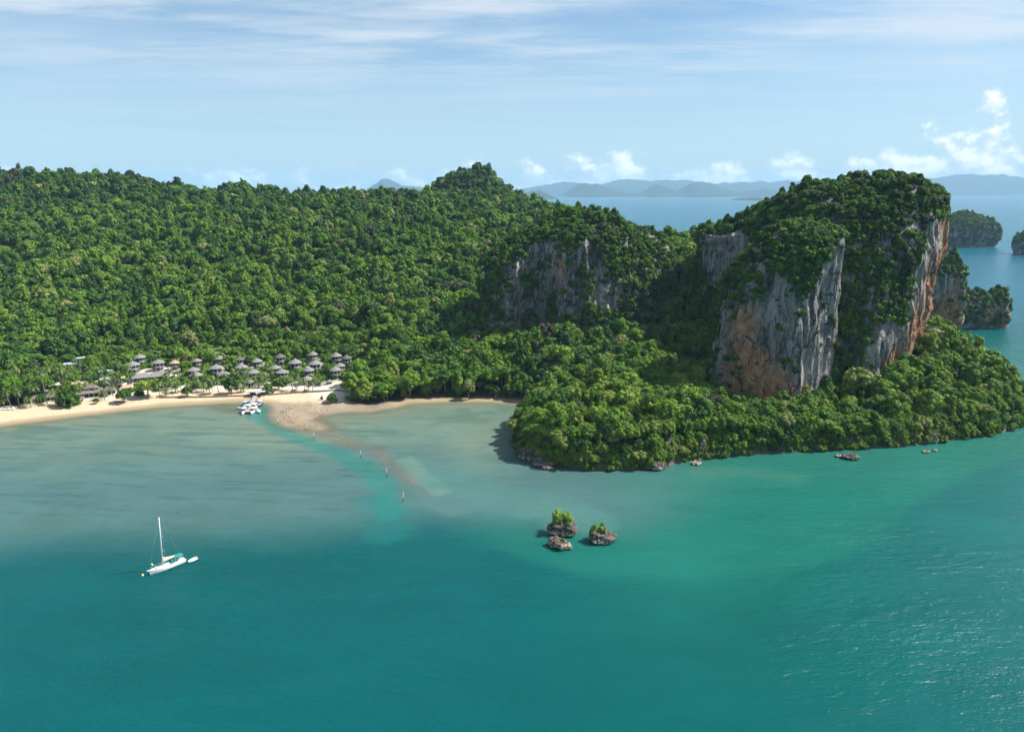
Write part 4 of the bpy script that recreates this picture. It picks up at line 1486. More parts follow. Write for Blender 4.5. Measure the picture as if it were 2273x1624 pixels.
def make_pavilion():
    """low round-roofed house at ground level, roof 8 m across"""
    e = link("low_villa", None)
    rf = MB().lathe([(3.3, 2.62), (4.05, 2.60), (4.05, 2.74), (3.0, 3.40), (1.9, 4.0), (0.9, 4.42), (0.3, 4.6), (0, 4.64)], 14, sy=0.85).build("roof", M['shingle'], e)
    MB().lathe([(0.3, 4.56), (0.25, 4.76), (0, 4.9)], 8).build("finial", M['canvas_grey'], rf)
    MB().lathe([(3.0, -1.5), (3.0, 2.66)], 12, sy=0.85).build("wall", M['timber_grey'], e)
    for a in (205, 238, 270, 302, 335):
        x, y = 3.7 * math.cos(R(a)), 3.7 * 0.85 * math.sin(R(a))
        MB().tube((x, y, -1.5), (x, y, 2.63), 0.13, n=6).build("column", M['white_paint'], e)
    for a in (225, 255, 286, 315):
        x, y = 3.0 * math.cos(R(a)), 3.0 * 0.85 * math.sin(R(a))
        ux, uy = -math.sin(R(a)), math.cos(R(a))
        nx, ny = math.cos(R(a)) * 0.06, math.sin(R(a)) * 0.06
        q = [(x - ux * .55 - nx, y - uy * .55 - ny), (x + ux * .55 - nx, y + uy * .55 - ny), (x + ux * .55 + nx, y + uy * .55 + ny), (x - ux * .55 + nx, y - uy * .55 + ny)]
        MB().rings([[(a_, b_, 0.2) for a_, b_ in q], [(a_, b_, 2.2) for a_, b_ in q]]).build("window", M['glass'], e)
    return e


def build_villas():
    proto = {}
    rows = {}
    for i, (px, py, w, ty) in enumerate(VILLAS):
        row = 'low' if ty == 'l' else 'back' if py < 797 else 'middle' if py < 812 else 'front'
        rows.setdefault(row, []).append(i)
    place = {}
    for row, ids in rows.items():
        ids.sort(key=lambda i: VILLAS[i][0])
        for k, i in enumerate(ids):
            place[i] = (row, k + 1)
    for i, (x, y, z, w, ty) in enumerate(VPOS):
        if ty not in proto:
            o = proto[ty] = make_pavilion() if ty == 'l' else make_villa(ty)
        else:
            o = copy_tree(proto[ty])
        o.location = (x, y, z)
        hidden_w = max(w * 0.94, 6.2 if ty != 'l' else 4.0)
        s = hidden_w / 8.1
        s *= random.uniform(0.92, 1.06)
        o.scale = (s, s * random.uniform(0.92, 1.1), (max(s, 0.9) if ty != 'l' else s) * random.uniform(0.9, 1.08))
        o.rotation_euler = (0, 0, math.atan2(-x, y) + R(random.uniform(-14, 14)))
        row, k = place[i]
        look = {'v': "grey round-roofed villa on stilts", 't': "tan-roofed villa on stilts", 'd': "dark-roofed villa on stilts, half hidden by trees", 'l': "low grey round-roofed villa without stilts"}[ty]
        where = {'back': "top row", 'middle': "middle row", 'front': "lowest stilt row", 'low': "row behind the palms"}[row]
        tag(o, "%s, %s from the left in the %s" % (look, ordinal(k), where), "villa", "round villas above the beach")


build_villas()


def hip_roof(b, x0, x1, y0, y1, z0, z1, rx0, rx1, over=0.0, th=0.14):
    """hipped roof with a short ridge from rx0 to rx1"""
    ym = (y0 + y1) / 2
    b.rings([[(x0, y0, z0), (x1, y0, z0), (x1, y1, z0), (x0, y1, z0)],
             [(x0, y0, z0 + th), (x1, y0, z0 + th), (x1, y1, z0 + th), (x0, y1, z0 + th)],
             [(rx0, ym - 0.05, z1), (rx1, ym - 0.05, z1), (rx1, ym + 0.05, z1), (rx0, ym + 0.05, z1)]])
    return b


def hall(name, label, cat, at, w, d, h, rise, roofm, wallm, tiers=1, rz=0.0, open_front=True, post=None):
    e = link(name, None, loc=at, rot=(0, 0, rz))
    rf = hip_roof(MB(), -w / 2, w / 2, -d / 2, d / 2, h, h + rise, -w * 0.18, w * 0.18).build("roof", roofm, e)
    if tiers == 2:
        hip_roof(MB(), -w * 0.3, w * 0.3, -d * 0.27, d * 0.27, h + rise * 0.82, h + rise * 1.5, -w * 0.1, w * 0.1).build("upper_roof", roofm, rf)
    MB().box(-w * 0.42, w * 0.42, -d * 0.05, d * 0.42, -1.5, h + 0.02).build("wall", wallm, e)
    MB().box(-w * 0.48, w * 0.48, -d * 0.48, d * 0.48, -1.5, 0.25).build("floor_slab", M['sand_pale'], e)
    n = max(3, int(w / 2.4))
    for k in range(n + 1):
        x = -w * 0.44 + w * 0.88 * k / n
        MB().tube((x, -d * 0.43, 0.2), (x, -d * 0.43, h + 0.03), 0.12, n=6).build("post", post or M['white_paint'], e)
    for k in range(3):
        x = -w * 0.28 + w * 0.28 * k
        MB().box(x - w * 0.09, x + w * 0.09, -d * 0.05 - 0.05, -d * 0.05 + 0.01, 0.5, h * 0.85).build("opening", M['glass'], e)
    tag(e, label, cat)
    return e


def z2(X, Y, up=0.0):
    return hit(*zoomp(400, 1180, 4.941, X, Y), up)


def z3(X, Y, up=0.0):
    return hit(*zoomp(840, 1180, 4.941, X, Y), up)


def z4(X, Y, up=0.0):
    return hit(*zoomp(0, 1200, 4.941, X, Y), up)


def build_resort():
    hall("restaurant", "open restaurant with white posts and terrace under a wide grey roof", "restaurant", z2(790, 660, 3.6), 11.0, 8.0, 2.7, 2.3, M['shingle'], M['timber_dark'], rz=0.35)
    hall("restaurant", "grey-roofed building joined to the left of the open restaurant", "restaurant", z2(495, 695, 3.2), 11.5, 7.5, 2.6, 2.2, M['shingle'], M['white_paint'], rz=0.40)
    hall("beach_hall", "large two-tiered thatched hall standing on the open sand", "hall", z4(1590, 870, 2.6), 12.5, 9.0, 2.6, 2.6, M['thatch'], M['timber_dark'], 2, rz=0.45)
    hall("beach_hut", "small thatched hut right of the two-tiered hall", "hut", z4(1895, 850, 2.4), 7.0, 5.0, 2.4, 2.0, M['thatch'], M['timber_grey'], rz=0.45)
    hall("beach_hut", "thatched hut with a dark open front beside the big round bush", "hut", z4(920, 940, 2.4), 8.5, 6.0, 2.2, 1.9, M['thatch'], M['timber_dark'], rz=0.55)
    hall("beach_hut", "round-topped hut showing its brown roof above the palms at far left", "hut", z4(700, 880, 2.6), 6.5, 5.0, 2.4, 2.0, M['thatch'], M['timber_dark'], rz=0.5)
    hall("beach_hut", "dark low hut behind the small round bush", "hut", z4(650, 990, 1.8), 6.5, 5.0, 2.0, 1.6, M['thatch'], M['timber_dark'], rz=0.5)
    hall("service_building", "long dark-roofed building among tall palms behind the two-tiered hall", "building", z4(1930, 745, 3.0), 12.0, 6.0, 2.8, 1.6, M['shingle_dark'], M['white_paint'], rz=0.35)
    hall("service_building", "tan-roofed shed among the tall palms", "building", z4(2050, 625, 3.0), 7.0, 5.0, 2.6, 1.4, M['thatch_tan'], M['timber_grey'], rz=0.35)
    hall("service_building", "tan-roofed shed beside the sand path left of the restaurant", "building", z4(2210, 790, 2.6), 6.5, 5.0, 2.4, 1.4, M['thatch_tan'], M['timber_dark'], rz=0.35)
    # white terrace houses
    for X, Y, w, h, lab in ((1310, 420, 12.0, 3.4, "white flat-roofed house with a grey upper storey among the trees"), (1855, 525, 8.0, 2.6, "white flat-roofed house showing above the palms near the beach hall"),
                            (1850, 680, 6.0, 3.0, "small white house between the palms behind the beach hall")):
        x, y, z = z4(X, Y, 2.0)
        e = link("white_house", None, loc=(x, y, z), rot=(0, 0, 0.4))
        MB().box(-w / 2, w / 2, -2.5, 2.5, -2, h).build("wall", M['white_paint'], e)
        rf = MB().box(-w / 2 - 0.3, w / 2 + 0.3, -2.9, 2.8, h, h + 0.25).build("roof", M['canvas_grey'], e)
        if w > 10:
            MB().box(w * 0.12, w * 0.42, -1.5, 1.8, h + 0.25, h + 3.0).build("upper_storey", M['timber_dark'], e)
            MB().box(w * 0.08, w * 0.46, -2.0, 2.2, h + 3.0, h + 3.25).build("upper_roof", M['canvas_grey'], rf)
        for k in range(3):
            cx = -w * 0.3 + k * w * 0.3
            MB().box(cx - 0.7, cx + 0.7, -2.56, -2.48, 0.4, h - 0.6).build("window", M['glass'], e)
        tag(e, lab, "house")
    # landing-stage gatehouse
    x, y, z = z3(310, 960, 3.0)
    e = link("gatehouse", None, loc=(x, y, z), rot=(0, 0, 0.05))
    MB().box(-4.6, 4.6, -2.2, 2.2, 2.7, 2.95).build("roof", M['canvas_grey'], e)
    for sx in (-4.2, -1.4, 1.4, 4.2):
        for sy in (-1.9, 1.9):
            MB().tube((sx, sy, -1), (sx, sy, 2.72), 0.13, n=6).build("post", M['timber_dark'], e)
    MB().box(-4.3, -1.5, 1.2, 1.8, -1, 2.2).build("screen_wall", M['timber_dark'], e)
    MB().box(1.5, 4.3, 1.2, 1.8, -1, 2.2).build("screen_wall", M['timber_dark'], e)
    tag(e, "flat grey-roofed landing shelter at the head of the pier", "shelter")
    # pool terrace
    x, y, z = z3(160, 845, 0.2)
    e = link("swimming_pool", None, loc=(x, y, z), rot=(0, 0, 0.05))
    MB().box(-5, 5, -2.4, 2.4, -1.0, 0.35).build("rim", M['white_paint'], e)
    MB().box(-4.5, 4.5, -2.0, 2.0, -0.5, 0.36).build("water_surface", plain("pool_water", (0.10, 0.42, 0.44), 0.1, 0.05, 1, 0.5), e)
    tag(e, "pale swimming pool with a white rim behind the beach palms", "pool")
    # thatched parasols with tables on the sand
    for X, Y, lab in ((1000, 945, "thatched parasol over a dark table, left of the two on the white sand"), (1215, 945, "thatched parasol over a dark table, right of the two on the white sand"),
                      (1430, 1040, "small thatched parasol beside the large round bush")):
        x, y, z = z3(X, Y) if X < 1300 else z4(X, Y)
        e = link("parasol", None, loc=(x, y, z))
        MB().tube((0, 0, -0.5), (0, 0, 2.3), 0.06, n=5).build("pole", M['timber_dark'], e)
        MB().lathe([(1.5, 1.95), (1.5, 2.02), (0.8, 2.5), (0, 2.85)], 10).build("canopy", M['thatch'], e)
        MB().lathe([(0.7, 0.7), (0.7, 0.78)], 10).build("table_top", M['timber_dark'], e)
        tag(e, lab, "parasol")
    # sun loungers at the far end of the beach
    proto = None
    for k in range(8):
        X = 8 + k * 33
        x, y, z = z4(X, 1192 - k * 2.0)
        if proto is None:
            e = link("sun_lounger", None)
            MB().box(-0.33, 0.33, -0.3, 1.1, 0.28, 0.42).build("seat", M['white_paint'], e)
            MB().rings([[(-0.33, -0.32, 0.30), (0.33, -0.32, 0.30), (0.33, -0.32, 0.44), (-0.33, -0.32, 0.44)],
                        [(-0.33, -0.95, 0.72), (0.33, -0.95, 0.72), (0.33, -0.95, 0.86), (-0.33, -0.95, 0.86)]]).build("backrest", M['white_paint'], e)
            for sx in (-0.28, 0.28):
                for sy in (-0.25, 1.0):
                    MB().tube((sx, sy, -0.1), (sx, sy, 0.3), 0.04, n=4).build("leg", M['white_paint'], e)
            proto = e
        else:
            e = copy_tree(proto)
        e.location = (x, y, z)
        e.rotation_euler = (0, 0, math.pi + 0.5 + random.uniform(-.1, .1))
        e.scale = (1.15, 1.15, 1.15)
        tag(e, "white sun lounger at the shady end of the beach, %s from the left" % ordinal(k + 1), "lounger", "sun loungers in a row on the sand")
    # blue kayak under the beach tree
    x, y, z = z4(2050, 1058)
    e = link("kayak", None, loc=(x, y, z), rot=(0, 0, 0.3))
    st = [(-1.9, 0.02), (-1.2, 0.26), (0, 0.36), (1.2, 0.26), (1.9, 0.02)]
    MB().rings([[(sx, -w_, 0.30), (sx, -w_ * .6, 0.02), (sx, w_ * .6, 0.02), (sx, w_, 0.30)] for sx, w_ in st]).build("hull", M['navy'], e)
    MB().box(-0.5, 0.5, -0.22, 0.22, 0.27, 0.33).build("cockpit", M['white_paint'], e)
    tag(e, "dark blue kayak lying in the shade of the beach tree", "kayak")
    # low stone step along the top of the beach
    pts = [z2(790, 1085), z2(1100, 1078), z2(1500, 1078), z2(1900, 1068), z2(2260, 1052), z3(250, 1035), z3(560, 1035), z3(900, 1008), z3(1200, 985), z3(1500, 968), z3(1720, 958), z3(1900, 985)]
    b = MB()
    sec = []
    for i, (x, y, z) in enumerate(pts):
        zt = z + 0.75
        sec.append([(x, y - 0.35, z - 0.5), (x, y - 0.20, zt), (x, y + 0.45, zt), (x, y + 0.45, z - 0.5)])
    tag(b.rings(sec).build("retaining_wall", M['stone_brown']), "low brown stone step running along the top of the beach", "wall")


build_resort()


# ------------------------------------------------------------------ palms
def palm_crown(seed, n=17, L=3.4):
    r_ = np.random.default_rng(seed)
    V, Q, A = [], [], []
    for k in range(n):
        a = 2 * math.pi * k / n + r_.random() * 0.3
        el = R(70 - 95 * ((k * 7) % n) / n + r_.normal() * 6)
        Lk = L * (0.85 + 0.3 * r_.random())
        m = 9
        p = np.zeros(3)
        d = np.array([math.cos(a) * math.cos(el), math.sin(a) * math.cos(el), math.sin(el)])
        side = np.array([-math.sin(a), math.cos(a), 0])
        tone = r_.random()
        pts = [p.copy()]
        for i in range(m):
            p = p + d * Lk / m
            d = d + np.array([0, 0, -0.20])
            d /= np.linalg.norm(d)
            pts.append(p.copy())
        for i in range(m):
            w = 0.62 * math.sin(math.pi * (0.12 + 0.86 * (i + 0.5) / m)) ** 0.7
            for sgn in (-1, 1):
                b = len(V)
                ax = (pts[i + 1] - pts[i])
                tip = side * sgn * w + np.array([0, 0, -0.32 * w]) + ax * 0.9
                V += [pts[i], pts[i + 1] - ax * 0.15, pts[i + 1] - ax * 0.25 + tip, pts[i] + ax * 0.15 + tip * 0.9]
                Q.append((b, b + 1, b + 2, b + 3))
                A += [tone] * 4
    me = np_mesh("crown", np.array(V), np.array(Q), smooth=False, attrs={"lobe": ('FLOAT', 'POINT', np.array(A))})
    me.materials.append(M['palm_frond'])
    return me


PALM_CROWNS = [palm_crown(s) for s in range(4)]


def build_palms():
    P = []      # base x, y, z, height, lean towards picture right (metres), crown scale
    def dist(p):
        return math.sqrt(p[0] ** 2 + p[1] ** 2 + (CAM_H - p[2]) ** 2)
    def tall(zf, k, xt, yt, xb, yb):
        b = zf(xb, yb)
        h = (yb - yt) / k * 0.6314 * dist(b) / 1593 / 0.95
        P.append((*b, h, (xt - xb) / k * 0.6314 * dist(b) / 1593, 1.0))
    for q in [(270, 490, 310, 740), (655, 460, 690, 710), (845, 500, 855, 680), (800, 640, 825, 1085), (1105, 560, 1140, 885), (1140, 590, 1172, 850), (1180, 600, 1203, 860),
              (1258, 490, 1297, 765), (1462, 480, 1505, 970), (1622, 550, 1660, 970), (1772, 510, 1776, 760), (2090, 450, 2125, 820), (2258, 500, 2265, 810), (160, 930, 217, 1175),
              (345, 930, 335, 1150), (530, 1030, 542, 1150), (640, 850, 667, 1112), (945, 925, 1030, 1100), (1420, 790, 1436, 1040), (70, 1050, 85, 1170), (240, 780, 250, 960),
              (440, 820, 450, 1000), (1540, 620, 1548, 780), (1850, 700, 1880, 900), (2000, 640, 2045, 860), (2040, 620, 2060, 860), (1960, 800, 1975, 960), (1800, 900, 1830, 1020),
              (540, 700, 560, 900), (120, 760, 150, 930), (990, 1010, 1010, 1110)]:
        tall(z4, 4.941, *q)
    for q in [(110, 540, 152, 905), (275, 600, 300, 935), (995, 650, 1000, 880), (1110, 660, 1120, 770), (905, 700, 915, 830), (1010, 830, 1015, 940), (1120, 870, 1125, 990), (1400, 700, 1405, 800),
              (1480, 830, 1485, 930), (1660, 900, 1672, 1020), (1800, 800, 1835, 1010), (1930, 690, 1935, 800), (2120, 640, 2125, 760), (2230, 640, 2235, 800), (800, 830, 815, 1080),
              (910, 960, 912, 1050), (1080, 880, 1082, 990), (1290, 860, 1295, 960), (1560, 870, 1565, 980), (1700, 800, 1705, 900), (1360, 830, 1362, 930), (870, 850, 872, 950), (1440, 760, 1442, 850)]:
        tall(z2, 4.941, *q)
    for q in [(80, 620, 85, 800), (155, 740, 165, 900), (235, 640, 240, 760), (380, 700, 385, 800), (290, 810, 360, 900), (500, 560, 505, 680), (560, 620, 565, 720), (925, 790, 935, 955), (1125, 800, 1147, 965),
              (1280, 820, 1290, 965), (900, 760, 905, 860), (20, 820, 25, 920), (80, 900, 85, 980), (440, 800, 445, 900), (470, 740, 475, 850), (1000, 700, 1003, 800), (790, 740, 793, 850),
              (1460, 760, 1465, 860), (350, 640, 353, 750), (1640, 640, 1645, 740), (640, 680, 642, 780)]:
        tall(z3, 4.941, *q)
    P.sort(key=lambda p: p[0] / p[1])
    for i, (x, y, z, h, lean, cs) in enumerate(P):
        h = max(h, 2.6)
        e = link("coconut_palm", None, loc=(x, y, z))
        bend = random.uniform(-0.4, 0.4)
        b = MB().path([(0, 0, -0.8), (lean * 0.25 + bend * 0.3, bend, h * 0.35), (lean * 0.6, bend, h * 0.7), (lean, 0, h)], [0.26, 0.19, 0.16, 0.13], 6)
        b.build("trunk", M['bark'], e, True)
        cr = link("crown", PALM_CROWNS[i % 4], parent=e, loc=(lean, 0, h - 0.05), rot=(0, 0, random.uniform(0, 6.28)), scale=random.uniform(0.85, 1.15) * (1.0 if h > 4 else 0.9))
        cr['tint'] = random.uniform(0.1, 0.9)
        tag(e, "%s coconut palm, %s from the left along the beach" % ("tall bare-trunked" if h > 7 else "middling" if h > 4 else "short bushy", ordinal(i + 1)), "palm", "coconut palms of the resort")


build_palms()


# ------------------------------------------------------------------ single trees and bushes on the sand
def single_tree(name, label, at, width, height, tint, lobes, leaves, size, trunk_h, seed, cat="tree"):
    e = link(name, None, loc=at)
    me = crown_mesh("crown", lobes, leaves, size, seed, 0.3)
    c = link("crown", me, parent=e)
    c['tint'] = tint
    if trunk_h:
        link("trunk", trunk_mesh("trunk", trunk_h, 0.035 * width, seed, 4, width * 0.25), parent=e)
    tag(e, label, cat)
    return e


def build_beach_trees():
    def dome(seed, w, h0, h1, n=22, k=0.22):
        return lobes_dome(seed, n, w * 0.36, h0, h1 - w * k * 0.6, w * k * 0.55, w * k * 0.85, 0.85)
    T = [("beach_bush", "very large round dark green bush on the open sand", z4(1190, 1125), 12.5, 9.0, 0.33, 0.8, 1.4, 0),
         ("beach_tree", "small bushy tree standing alone on the sand", z4(1672, 1085), 3.4, 3.4, 0.42, 1.3, 3.2, 1.6),
         ("beach_tree", "spreading green tree with a bare trunk leaning over the sand", z4(2160, 1065), 9.0, 7.5, 0.40, 3.4, 7.2, 3.4),
         ("beach_bush", "middle-sized round bush in front of the dark hut", z4(735, 1055), 6.5, 5.0, 0.36, 0.6, 4.6, 0),
         ("beach_tree", "light yellow-green tree at the left edge above the palms", z4(70, 800), 11.5, 11.0, 0.70, 4.5, 10.5, 5.0),
         ("beach_tree", "olive-green feathery tree with a dark trunk in front of the restaurant", z2(598, 1070), 12.5, 10.5, 0.80, 5.0, 10.0, 5.5),
         ("beach_bush", "dark hedge-like bush left of the feathery olive tree", z2(440, 1035), 6.0, 3.0, 0.30, 0.4, 2.6, 0),
         ("beach_tree", "tall dense dark tree left of the landing shelter", z2(2045, 1010), 9.0, 10.5, 0.30, 2.6, 10.0, 3.0),
         ("beach_tree", "rounded tree at the stone step left of the dense dark tree", z2(1285, 1060), 6.5, 6.5, 0.42, 2.2, 6.2, 2.6),
         ("beach_bush", "bright green bush right beside the landing shelter", z3(510, 1010), 7.0, 6.4, 0.50, 0.8, 6.0, 0),
         ("beach_tree", "dark tree on the white sand right of the pier", z3(690, 935), 6.5, 6.5, 0.34, 2.0, 6.0, 2.4),
         ("mangrove_tree", "lone round mangrove standing on the tidal flat", z3(1620, 1165), 6.2, 6.2, 0.38, 1.4, 5.8, 2.0),
         ("beach_bush", "sparse low shrub on the tidal flat beside the round mangrove", z3(1955, 1120), 6.5, 2.2, 0.62, 0.4, 1.8, 0),
         ("beach_bush", "tiny pale shrub left of the round mangrove", z3(1440, 1110), 1.8, 2.2, 0.86, 0.4, 2.0, 0)]
    for i, (nm, lab, at, w, h, tint, h0, h1, th) in enumerate(T):
        if nm == "beach_bush" and i == 0:
            lob = lobes_dome(200, 26, w * 0.38, 1.2, h - 1.6, 1.2, 1.9, 0.9) + lobes_dome(201, 12, w * 0.40, 0.9, 2.5, 1.0, 1.5, 0.9)
        elif "sparse" in lab:
            lob = [(random.uniform(-.45, .45) * w, random.uniform(-.3, .3) * 2, random.uniform(0.4, 1.6), 0.55, 0.9) for _ in range(10)]
        else:
            lob = dome(200 + i * 3, w, h0, h1)
        single_tree(nm, lab, at, w, h, tint, lob, int(500 + 90 * w), 0.16 + 0.030 * w, th, 300 + i, "bush" if "bush" in nm or "shrub" in lab else "tree")


build_beach_trees()


def build_forest_singles():
    # a bare snag below the middle karst and the pale flowering trees above the resort
    x, y, z = hit(1246, 806, 3.0)
    e = link("dead_tree", None, loc=(x, y, z))
    MB().path([(0, 0, -1), (0.2, 0, 7), (-0.1, 0, 13), (-0.8, 0, 15.5)], [0.32, 0.26, 0.20, 0.08], 6).build("trunk", M['bark'], e, True)
    for p, q in (((0, 0, 12.5), (-2.6, 0.4, 15.0)), ((0, 0, 13.2), (1.6, -0.3, 16.0)), ((-0.1, 0, 11.0), (-1.8, 0.2, 12.0))):
        m_ = ((p[0] + q[0]) / 2, p[1], (p[2] + q[2]) / 2 - 0.4)
        MB().path([p, m_, q], [0.14, 0.10, 0.04], 5).build("branch", M['bark'], e, True)
    tag(e, "bare grey snag standing below the shaded middle karst", "tree")
    for i, (px, py, w, lab) in enumerate([(592, 708, 13, "cream-flowered crown, largest of the pale trees above the villas"), (418, 742, 11, "pale flowering tree above the left end of the villas"),
                                          (622, 690, 9, "small pale crown just above the largest cream-flowered tree"), (1040, 868, 7, "pale bushy tree at the back of the small bay beach")]):
        x, y, z = hit(px, py, 9.0 if py < 800 else 5.0)
        single_tree("flowering_tree", lab, (x, y, z), w, 11, 0.96, lobes_dome(700 + i, 18, w * 0.36, 5.0, 10.5, w * 0.11, w * 0.17, 0.75), 1500, 0.40, 7.0, 710 + i)


build_forest_singles()


def garden_shrubs():
    """hedges and beds between the villas"""
    r_ = np.random.default_rng(31)
    x, y = poisson(-300, -48, 372, 500, 2.3, r_)
    d, z, v = land_d(x, y), land_z(x, y), village(x, y)
    path = fbm(x / 11, y / 11, 0, 3, 21)
    ok = (v > 0.3) & (d > 34) & (path < 0.16) & (y > 404)
    strip = (v > 0.3) & (y <= 406) & (d > 27) & (fbm(x / 7, y / 7, 0, 2, 77) > 0.05) & (x < -108)
    ok = (ok | strip) & (r_.random(len(x)) < 0.8)
    for (hx, hy, hz, hw) in BUILD_KEEP:
        ok &= np.hypot(x - hx, y - hy) > hw * 0.42
    x, y, z = x[ok], y[ok], z[ok]
    n = len(x)
    tu = np.zeros((n, 3))
    tu[:, 2] = r_.random(n) * 6.283
    s = 0.75 + 0.65 * r_.random(n)
    scatter("garden_shrubs", "hedges and garden shrubs between the villas", SHRUB, np.stack([x, y, z - 0.1], 1), r_.integers(0, 3, n), tu,
            np.repeat(s[:, None], 3, 1) * np.array([1, 1, 0.9]), np.clip(0.56 + r_.normal(size=n) * 0.14, 0, 0.9))


garden_shrubs()


# ------------------------------------------------------------------ rocks in the water
def rock(name, label, at, w, d, h, seed, under=0.84, tilt=0.0, rot=0.0, n=9, mat='sea_rock', cat="rock", res=(130, 70)):
    rings = islet_rings(0, 0, w / 2, d / 2, h, rot, n, under, seed, tilt)
    rings = np.array(rings, float)
    rings[0][:, 2] = -1.2
    top = np.array((0.1 * w * math.copysign(1, tilt or 1), 0, h))
    cap = []
    for k in (0.4, 0.75, 0.98):
        q = rings[-1] * (1 - k) + top[None] * k
        q[:, 2] = rings[-1][:, 2] + (top[2] - rings[-1][:, 2]) * math.sin(k * math.pi / 2)
        cap.append(q)
    P = catmull(catmull(np.concatenate([rings, np.array(cap)], 0), res[0], 1, True), res[1], 0, False)
    du = np.roll(P, -1, 1) - np.roll(P, 1, 1)
    N = np.cross(du, np.gradient(P, axis=0))
    N /= np.linalg.norm(N, axis=-1, keepdims=True) + 1e-9
    x, y, z = P[..., 0], P[..., 1], P[..., 2]
    s = w / 8
    dd = fbm(x / (2.6 * s), y / (2.6 * s), z / (1.8 * s), 4, seed) * 0.95 * s - np.abs(fbm(x / (1.3 * s), y / (1.3 * s), z / (1.6 * s), 4, seed + 4, 0.6)) * 1.3 * s + 0.35 * s
    Q = P + N * dd[..., None]
    Q[-1] = Q[-1].mean(0)
    me = np_mesh(name, Q.reshape(-1, 3), grid_quads(res[1], res[0], True), smooth=False)
    o = link(name, me, M[mat], loc=at)
    if cat:
        tag(o, label, cat)
    return o


def build_rocks():
    def at(X, Y):
        return (*ground(*zoomp(1880, 1760, 6.685, X, Y)), 0.0)
    a, b, c = at(640, 760), at(620, 1080), at(1600, 930)
    rock("rock_islet", "largest of the three rock islets, crowned with leafy bushes", a, 8.2, 6.4, 4.0, 21, 0.84, 0.05)
    rock("rock_islet", "dark low rock islet in front of the bush-crowned one", b, 7.4, 4.2, 2.1, 22, 0.88, -0.3, rot=-0.5)
    rock("rock_islet", "right-hand rock islet with one bush on its upper end", c, 9.8, 6.0, 3.2, 25, 0.84, -0.35)
    def bush(lab, p, w, h, tint, seed, k=11):
        lob = [(random.uniform(-.38, .38) * w, random.uniform(-.25, .25) * w, random.uniform(0.25, 0.9) * h, w * random.uniform(.13, .2), .85) for _ in range(k)]
        single_tree("islet_bush", lab, p, w, h, tint, lob, 620, 0.26, h * 0.45, seed, "bush")
    bush("bushy yellow-green thicket on top of the largest rock islet", (a[0] - 0.6, a[1] + 0.6, 3.1), 8.4, 4.2, 0.78, 501, 18)
    bush("dark green scrub on the shady flank of the largest rock islet", (a[0] - 2.6, a[1] - 0.6, 2.3), 3.0, 1.6, 0.36, 502)
    bush("little bright bush on the low dark rock islet", (b[0] + 0.5, b[1] + 0.6, 1.6), 1.8, 1.0, 0.72, 503, 6)
    bush("bright green bush on the right-hand rock islet", (c[0] - 1.8, c[1] + 0.3, 2.8), 5.2, 2.8, 0.70, 504, 12)
    x, y = ground(1886, 1018)
    rock("shore_boulder", "flat-topped pale brown boulder in the water below the tall karst", (x, y, 0), 6.4, 4.0, 2.0, 31, 0.7, 0.1)
    x, y = ground(1862, 1013)
    rock("shore_boulder", "small low boulder touching the flat-topped one", (x, y, 0), 3.0, 2.2, 0.9, 32, 0.9)
    for i, (px, py, w, lab) in enumerate([(2055, 1004, 3.0, "low dark rock off the shore near the right-hand slope"), (2075, 1001, 2.0, "smallest dark rock off the right-hand slope"),
                                          (1545, 1030, 4.0, "rock at the mouth of the little shore cave"), (1215, 1040, 4.2, "dark rock at the headland's tip")]):
        x, y = ground(px, py)
        rock("shore_rock", lab, (x, y, 0), w, w * 0.7, w * 0.3, 40 + i, 0.95)
    # pale limestone shore faces showing under the trees
    for i, (px, py, w, h, lab) in enumerate([(1172, 1022, 7, 5.0, "pale rock face at the headland's bay-side corner"), (1208, 1036, 8, 3.4, "low pale rock face beside the headland corner"),
                                             (1548, 1018, 7, 9.0, "pale rock pillar above the little shore cave"), (2070, 985, 6, 5.5, "pale rock face among the trees of the right-hand shore"),
                                             (1460, 1046, 6, 3.0, "dark rock foot under the overhanging headland trees")]):
        x, y = ground(px, py)
        o = rock("shore_rock", lab, (x, y + 2.0, 0), w, w * 0.6, h, 60 + i, 0.9)
    # coral rubble along the spit and the drowned reef ridge
    r_ = np.random.default_rng(41)
    V, T, off = [], [], 0
    iv, if_ = ico()
    def scatter_line(pts, n, wid):
        nonlocal off
        pts = np.array([ground(*p) for p in pts])
        for k in range(n):
            j = r_.integers(0, len(pts) - 1)
            p = pts[j] + (pts[j + 1] - pts[j]) * r_.random() + r_.normal(size=2) * wid
            s = 0.10 + 0.26 * r_.random() ** 3
            v = iv * (s * (0.6 + 0.7 * r_.random((12, 1)))) * np.array([1.3, 1.0, 0.55])
            z = max(float(land_z(p[0], p[1])), -0.06)
            V.append(v + np.array([p[0], p[1], z + 0.02]))
            T.append(if_ + off)
            off += 12
    scatter_line([(640, 905), (632, 925), (655, 943), (700, 950)], 520, 2.2)
    scatter_line([(700, 935), (720, 920), (680, 935)], 200, 1.4)
    scatter_line([(660, 900), (700, 905), (690, 925)], 260, 4.0)
    scatter_line([(700, 952), (740, 968), (780, 982)], 150, 1.6)
    scatter_line([(826, 992), (860, 1018), (900, 1052), (925, 1078)], 210, 0.9)
    me = np_mesh("reef_rubble", np.concatenate(V), None, np.concatenate(T), smooth=False)
    tag(link("reef_rubble", me, M['stone_brown']), "coral rubble strewn over the tidal spit and reef ridge", kind='stuff')


build_rocks()


